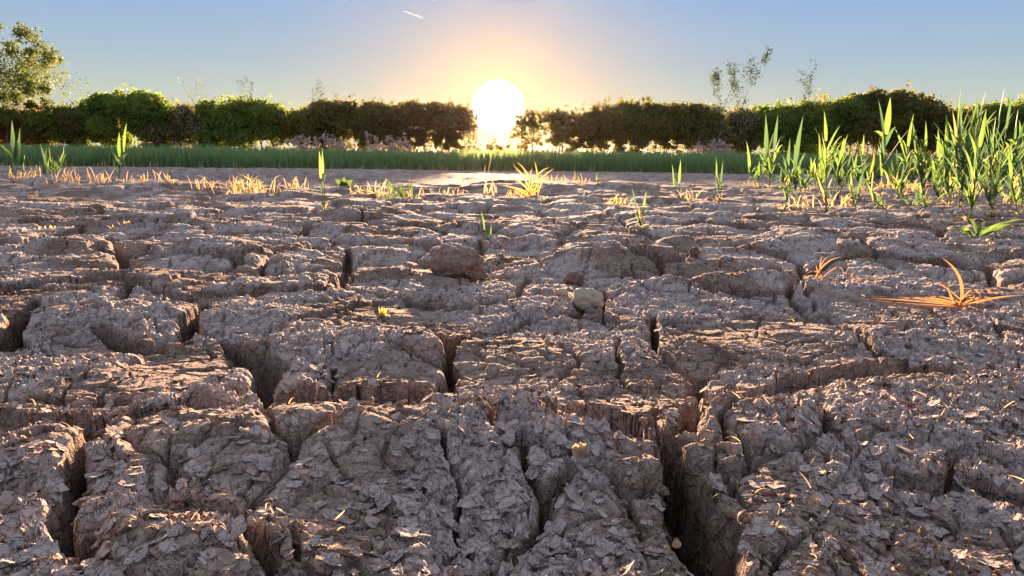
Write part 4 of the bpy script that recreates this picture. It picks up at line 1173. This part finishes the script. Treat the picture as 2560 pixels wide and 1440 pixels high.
BU = [
    (-900, -640, 230, 'green', 'tall rounded green bush outside the left edge', .3, None, False),
    (-660, -430, 262, 'dark', 'dark bush outside the left edge', .3, None, False),
    (-450, -240, 240, 'green', 'green bush left of the tree, outside the frame', .3, None, False),
    (-260, -60, 262, 'russet', 'brown-tinged bush left of the tree', .3, None, False),
    (-80, 118, 272, 'russet', 'reddish brown bush under the tree at the left edge', .35, None, False),
    (85, 205, 262, 'dark', 'low dark green bush right of the reddish brown one', .35, None, False),
    (180, 285, 258, 'green', 'plain green bush between a low dark one and a tall round one', .4, None, False),
    (262, 402, 224, 'green', 'tall round-topped green bush, highest of the left half of the hedge', .45, None, False),
    (380, 545, 262, 'dark', 'bush covered in pinkish grey blossom in the left half of the hedge', .2, 'blossom', False),
    (515, 705, 242, 'green', 'broad green bush right of the pinkish blossoming one', .35, None, False),
    (685, 800, 262, 'olive', 'yellow-green bush with bright gaps beneath it', .6, None, False),
    (775, 975, 247, 'dark', 'wide brownish green bush with ragged shoots on top', .35, None, False),
    (958, 1178, 256, 'dark', 'dark domed bush directly left of the sun', .35, None, False),
    (1288, 1402, 272, 'dark', 'small thin bush with gaps directly right of the sun', .8, None, True),
    (1390, 1505, 274, 'dark', 'loose dark bush, second to the right of the sun', .6, None, False),
    (1485, 1655, 248, 'dark', 'tall dark bush, highest between the sun and the sapling', .4, None, False),
    (1640, 1770, 257, 'dark', 'dark bush with bright gaps left of the white-blossoming one', .6, None, False),
    (1745, 1870, 268, 'dark', 'bush covered in white blossom under the slender sapling', .3, 'blossom', False),
    (1850, 2010, 258, 'green', 'green bush behind the left end of the wheat stand', .4, None, False),
    (1985, 2140, 246, 'green', 'green bush behind the broad-bladed wheat', .5, None, False),
    (2110, 2320, 226, 'dark', 'tall dark bush under the wind-swept branches', .25, None, False),
    (2300, 2450, 266, 'dark', 'lower dark bush behind the tallest wheat', .2, None, False),
    (2430, 2640, 250, 'green', 'green bush at the right edge of the hedge', .2, None, False),
    (2610, 2800, 250, 'green', 'green bush outside the right edge', .3, None, False),
    (2780, 3000, 235, 'dark', 'dark bush beyond the right edge', .3, None, False),
    (2980, 3300, 255, 'green', 'last green bush far beyond the right edge', .3, None, False),
]
for i, (a_, b_, t_, tone, lab_, por, ex_, sp_) in enumerate(BU):
    bush(a_, b_, t_, tone, lab_, por, None, i, extra=ex_, sparse=sp_, dens=.45 if sp_ else 1.0)
# low scrub in the gap under the sun
bush(1160, 1310, 362, 'dark', 'low thin scrub in the gap of the hedge below the sun', .3, None, 60, dens=1.0, sparse=True, group=None)
bush(700, 860, 345, 'blossom', 'low pale flowering shrub at the foot of the yellow-green bush', .3, HY - 4, 61, dens=.15, sparse=True, group=None)
bush(930, 1010, 340, 'blossom', 'low pale flowering shrub at the foot of the domed bush', .3, HY - 4, 62, dens=.25, sparse=True, group=None)
bush(1745, 1800, 345, 'blossom', 'low white flowering shrub at the foot of the white-blossoming bush', .3, HY - 3, 63, dens=.5, sparse=True, group=None)


def woody(name, px, top, label, cat, seed, tone, y, spread, leafn, leaf_s, levels=4, fork=3, r0=.16, base_z=-.2, lean=0.0, cl=.35, group=None, up=.5, first=.30, jitter=.5):
    R_ = random.Random(seed)
    B = at_depth(px, 390, y); B.z = base_z; H_ = at_depth(px, top, y).z - base_z
    root = empty(name, B); tag(root, label, cat, group)
    b = Buf(); tips = []

    def grow(p, d, ln, rad, lv):
        if lv == 0 and name == 'tree': ln *= .55
        if lv == 1 and name == 'tree': tips.append(p + d * ln); ln *= 1.7 * .94
        pts = [p]; rr = [rad]
        for i in range(3):
            d = (d + Vector((R_.gauss(0, .10), R_.gauss(0, .10), .03))).normalized()
            pts.append(pts[-1] + d * ln / 3); rr.append(rad * (1 - .16 * (i + 1)))
        b.tube(pts, rr, 6 if lv == 0 else 4)
        if lv >= levels:
            tips.append(pts[-1]); tips.append(pts[1]); tips.append(pts[2]); return
        if lv >= levels - 1 or (name == 'sapling' and lv > 0): tips.extend([pts[2], pts[1]])
        for i in range(fork + (1 if R_.random() < .4 else 0)):
            a = R_.uniform(0, 6.28); sp = spread * R_.uniform(.6, 1.2)
            nd = (d * up + Vector((math.cos(a) * sp + lean, math.sin(a) * sp, .38))).normalized()
            grow(pts[-1] if i < 2 else pts[2], nd, ln * R_.uniform(.62, .86), rr[-1] * .62, lv + 1)
    r0 *= 1.25 if name == 'sapling' else 1
    tl = sum(.74 ** i for i in range(levels + 1))
    grow(B.copy(), Vector((0, 0, 1)), H_ / tl * (1.12 if name == 'sapling' else 1.22), r0, 0)
    b.obj('trunk', M['bark'], root)
    r = np.random.default_rng(seed); T = np.array([t[:] for t in tips])
    P = T[r.integers(0, len(T), leafn)] + r.normal(size=(leafn, 3)) * cl
    link('crown', leaves_mesh(P - np.array(B), np.full(leafn, leaf_s), M[tone], seed, 'crown', .2), root)
    return root


tr_ = woody('tree', 20, 62, 'tall airy broadleaf tree rising above the hedge at the left edge', 'tree', 3, 'tree', HY - 2, .85, 4000, .19, 5, 3, .26, cl=.6)
r = np.random.default_rng(77); PT = []; c_ = at_depth(5, 185, HY - 2); kx = (HY - 2) / FPX
for i in range(58):
    th = r.uniform(0, 6.28); q_ = r.random() ** .5
    lx = c_.x + math.cos(th) * q_ * 165 * kx; lz = c_.z + math.sin(th) * q_ * 125 * kx; ly = HY - 2 + r.uniform(-3, 3)
    rad = r.uniform(.45, 1.0); n = int(190 * rad)
    PT.append(r.normal(size=(n, 3)) * rad * .55 + np.array([lx, ly, lz]))
PT = np.concatenate(PT); bb = np.array(tr_.location) / S
link('crown', leaves_mesh(PT - bb, np.full(len(PT), .20), M['tree'], 78, 'crown', .2), tr_)
woody('tree', -420, 20, 'second broadleaf tree beyond the left edge', 'tree', 9, 'olive', HY + 8, .6, 9000, .16, 5, 3, .26, cl=.5)
woody('sapling', 1812, 165, 'slender sapling with sparse leaves rising above the white-blossoming bush', 'sapling', 21, 'sapling', HY + 1, .40, 1500, .13, 4, 2, .12, cl=.26, up=1.1)
woody('sapling', 1835, 132, 'single tall thin shoot leaning right out of the sapling', 'sapling', 26, 'sapling', HY + .6, .16, 340, .13, 3, 1, .10, cl=.22, up=1.6, lean=.07)
woody('sapling', 1968, 208, 'small leafy shoot sticking out of the hedge right of the sapling', 'sapling', 23, 'sapling', HY + 1, .25, 360, .13, 3, 2, .09, cl=.22, up=1.3)
woody('sapling', 500, 206, 'nearly bare forked twig above the pinkish blossoming bush', 'sapling', 31, 'dark', HY + 1, .45, 160, .11, 4, 2, .12, cl=.12, up=1.0)
woody('sapling', 662, 212, 'thin leafless twigs above the yellow-green bush', 'sapling', 33, 'sapling', HY + 1, .30, 160, .11, 4, 2, .11, cl=.12, up=1.2)
woody('sapling', 822, 240, 'short ragged shoots above the wide brownish bush', 'sapling', 34, 'sapling', HY, .4, 500, .13, 3, 3, .09, cl=.25, up=1.0)
woody('tree', 2190, 212, 'wind-swept tree with feathery branches reaching right above the hedge', 'tree', 41, 'olive', HY + 1, .80, 5200, .14, 4, 3, .16, cl=.42, lean=.30)
woody('tree', 2060, 225, 'feathery low tree above the hedge behind the wheat stand', 'tree', 44, 'olive', HY + 1, .7, 3000, .14, 4, 3, .13, cl=.38, lean=.1)
woody('sapling', 1213, 330, 'bare upright post-like stalk in the gap of the hedge below the sun', 'sapling', 52, 'dark', HY - 6, .05, 12, .05, 2, 1, .035, cl=.05, up=3)
woody('sapling', 1290, 345, 'small leafy seedling in the gap of the hedge below the sun', 'sapling', 53, 'dark', HY - 3, .5, 120, .08, 3, 2, .03, cl=.2)

# the hedge line stands about 20 m away
for o in list(COL.objects):
    if o.parent is None and o.type == 'EMPTY' and o.name.split('.')[0] in ('hedge_bush', 'sapling', 'tree'):
        o.location = o.location * 0.40; o.scale = (0.404, 0.404, 0.404)

# ------------------------------------------------------------------ contrail, far up
b = Buf()
C0 = EYE + ray(1008, 27).normalized() * 9000; C1 = EYE + ray(1067, 48).normalized() * 8200
b.tube([C0.lerp(C1, t) for t in (0, .3, .7, 1)], [2, 5, 8, 7], 8)
m_, N_, L_ = mat('ice_trail'); o1 = N_('ShaderNodeOutputMaterial'); d1 = N_('ShaderNodeBsdfTranslucent'); d2 = N_('ShaderNodeBsdfDiffuse'); x1 = N_('ShaderNodeMixShader')
d1.inputs['Color'].default_value = (.95, .95, .95, 1); d2.inputs['Color'].default_value = (.95, .95, .95, 1); x1.inputs[0].default_value = .6
L_(d2.outputs[0], x1.inputs[1]); L_(d1.outputs[0], x1.inputs[2]); L_(x1.outputs[0], o1.inputs['Surface'])
M['ice'] = m_
tag(b.obj('vapour_trail', M['ice']), 'short white vapour trail of a plane high in the sky left of the sun', 'vapour trail')

# ------------------------------------------------------------------ evening haze
import bmesh
bm = bmesh.new(); bmesh.ops.create_cube(bm, size=1)
me = bpy.data.meshes.new('haze')
hz_top = 4.6; hz_bot = -1.2
for v in bm.verts: v.co = Vector((v.co.x * 1300, v.co.y * 1300, hz_bot if v.co.z < 0 else hz_top))
bm.to_mesh(me); bm.free()
m_, N_, L_ = mat('evening_haze'); o1 = N_('ShaderNodeOutputMaterial'); pv = N_('ShaderNodeVolumePrincipled')
pv.inputs['Color'].default_value = (1.0, .72, .66, 1); pv.inputs['Density'].default_value = HAZE
pv.inputs['Anisotropy'].default_value = 0.88
L_(pv.outputs[0], o1.inputs['Volume'])
me.materials.append(m_)
tag(link('haze', me), 'thin evening haze over the field', kind='stuff')
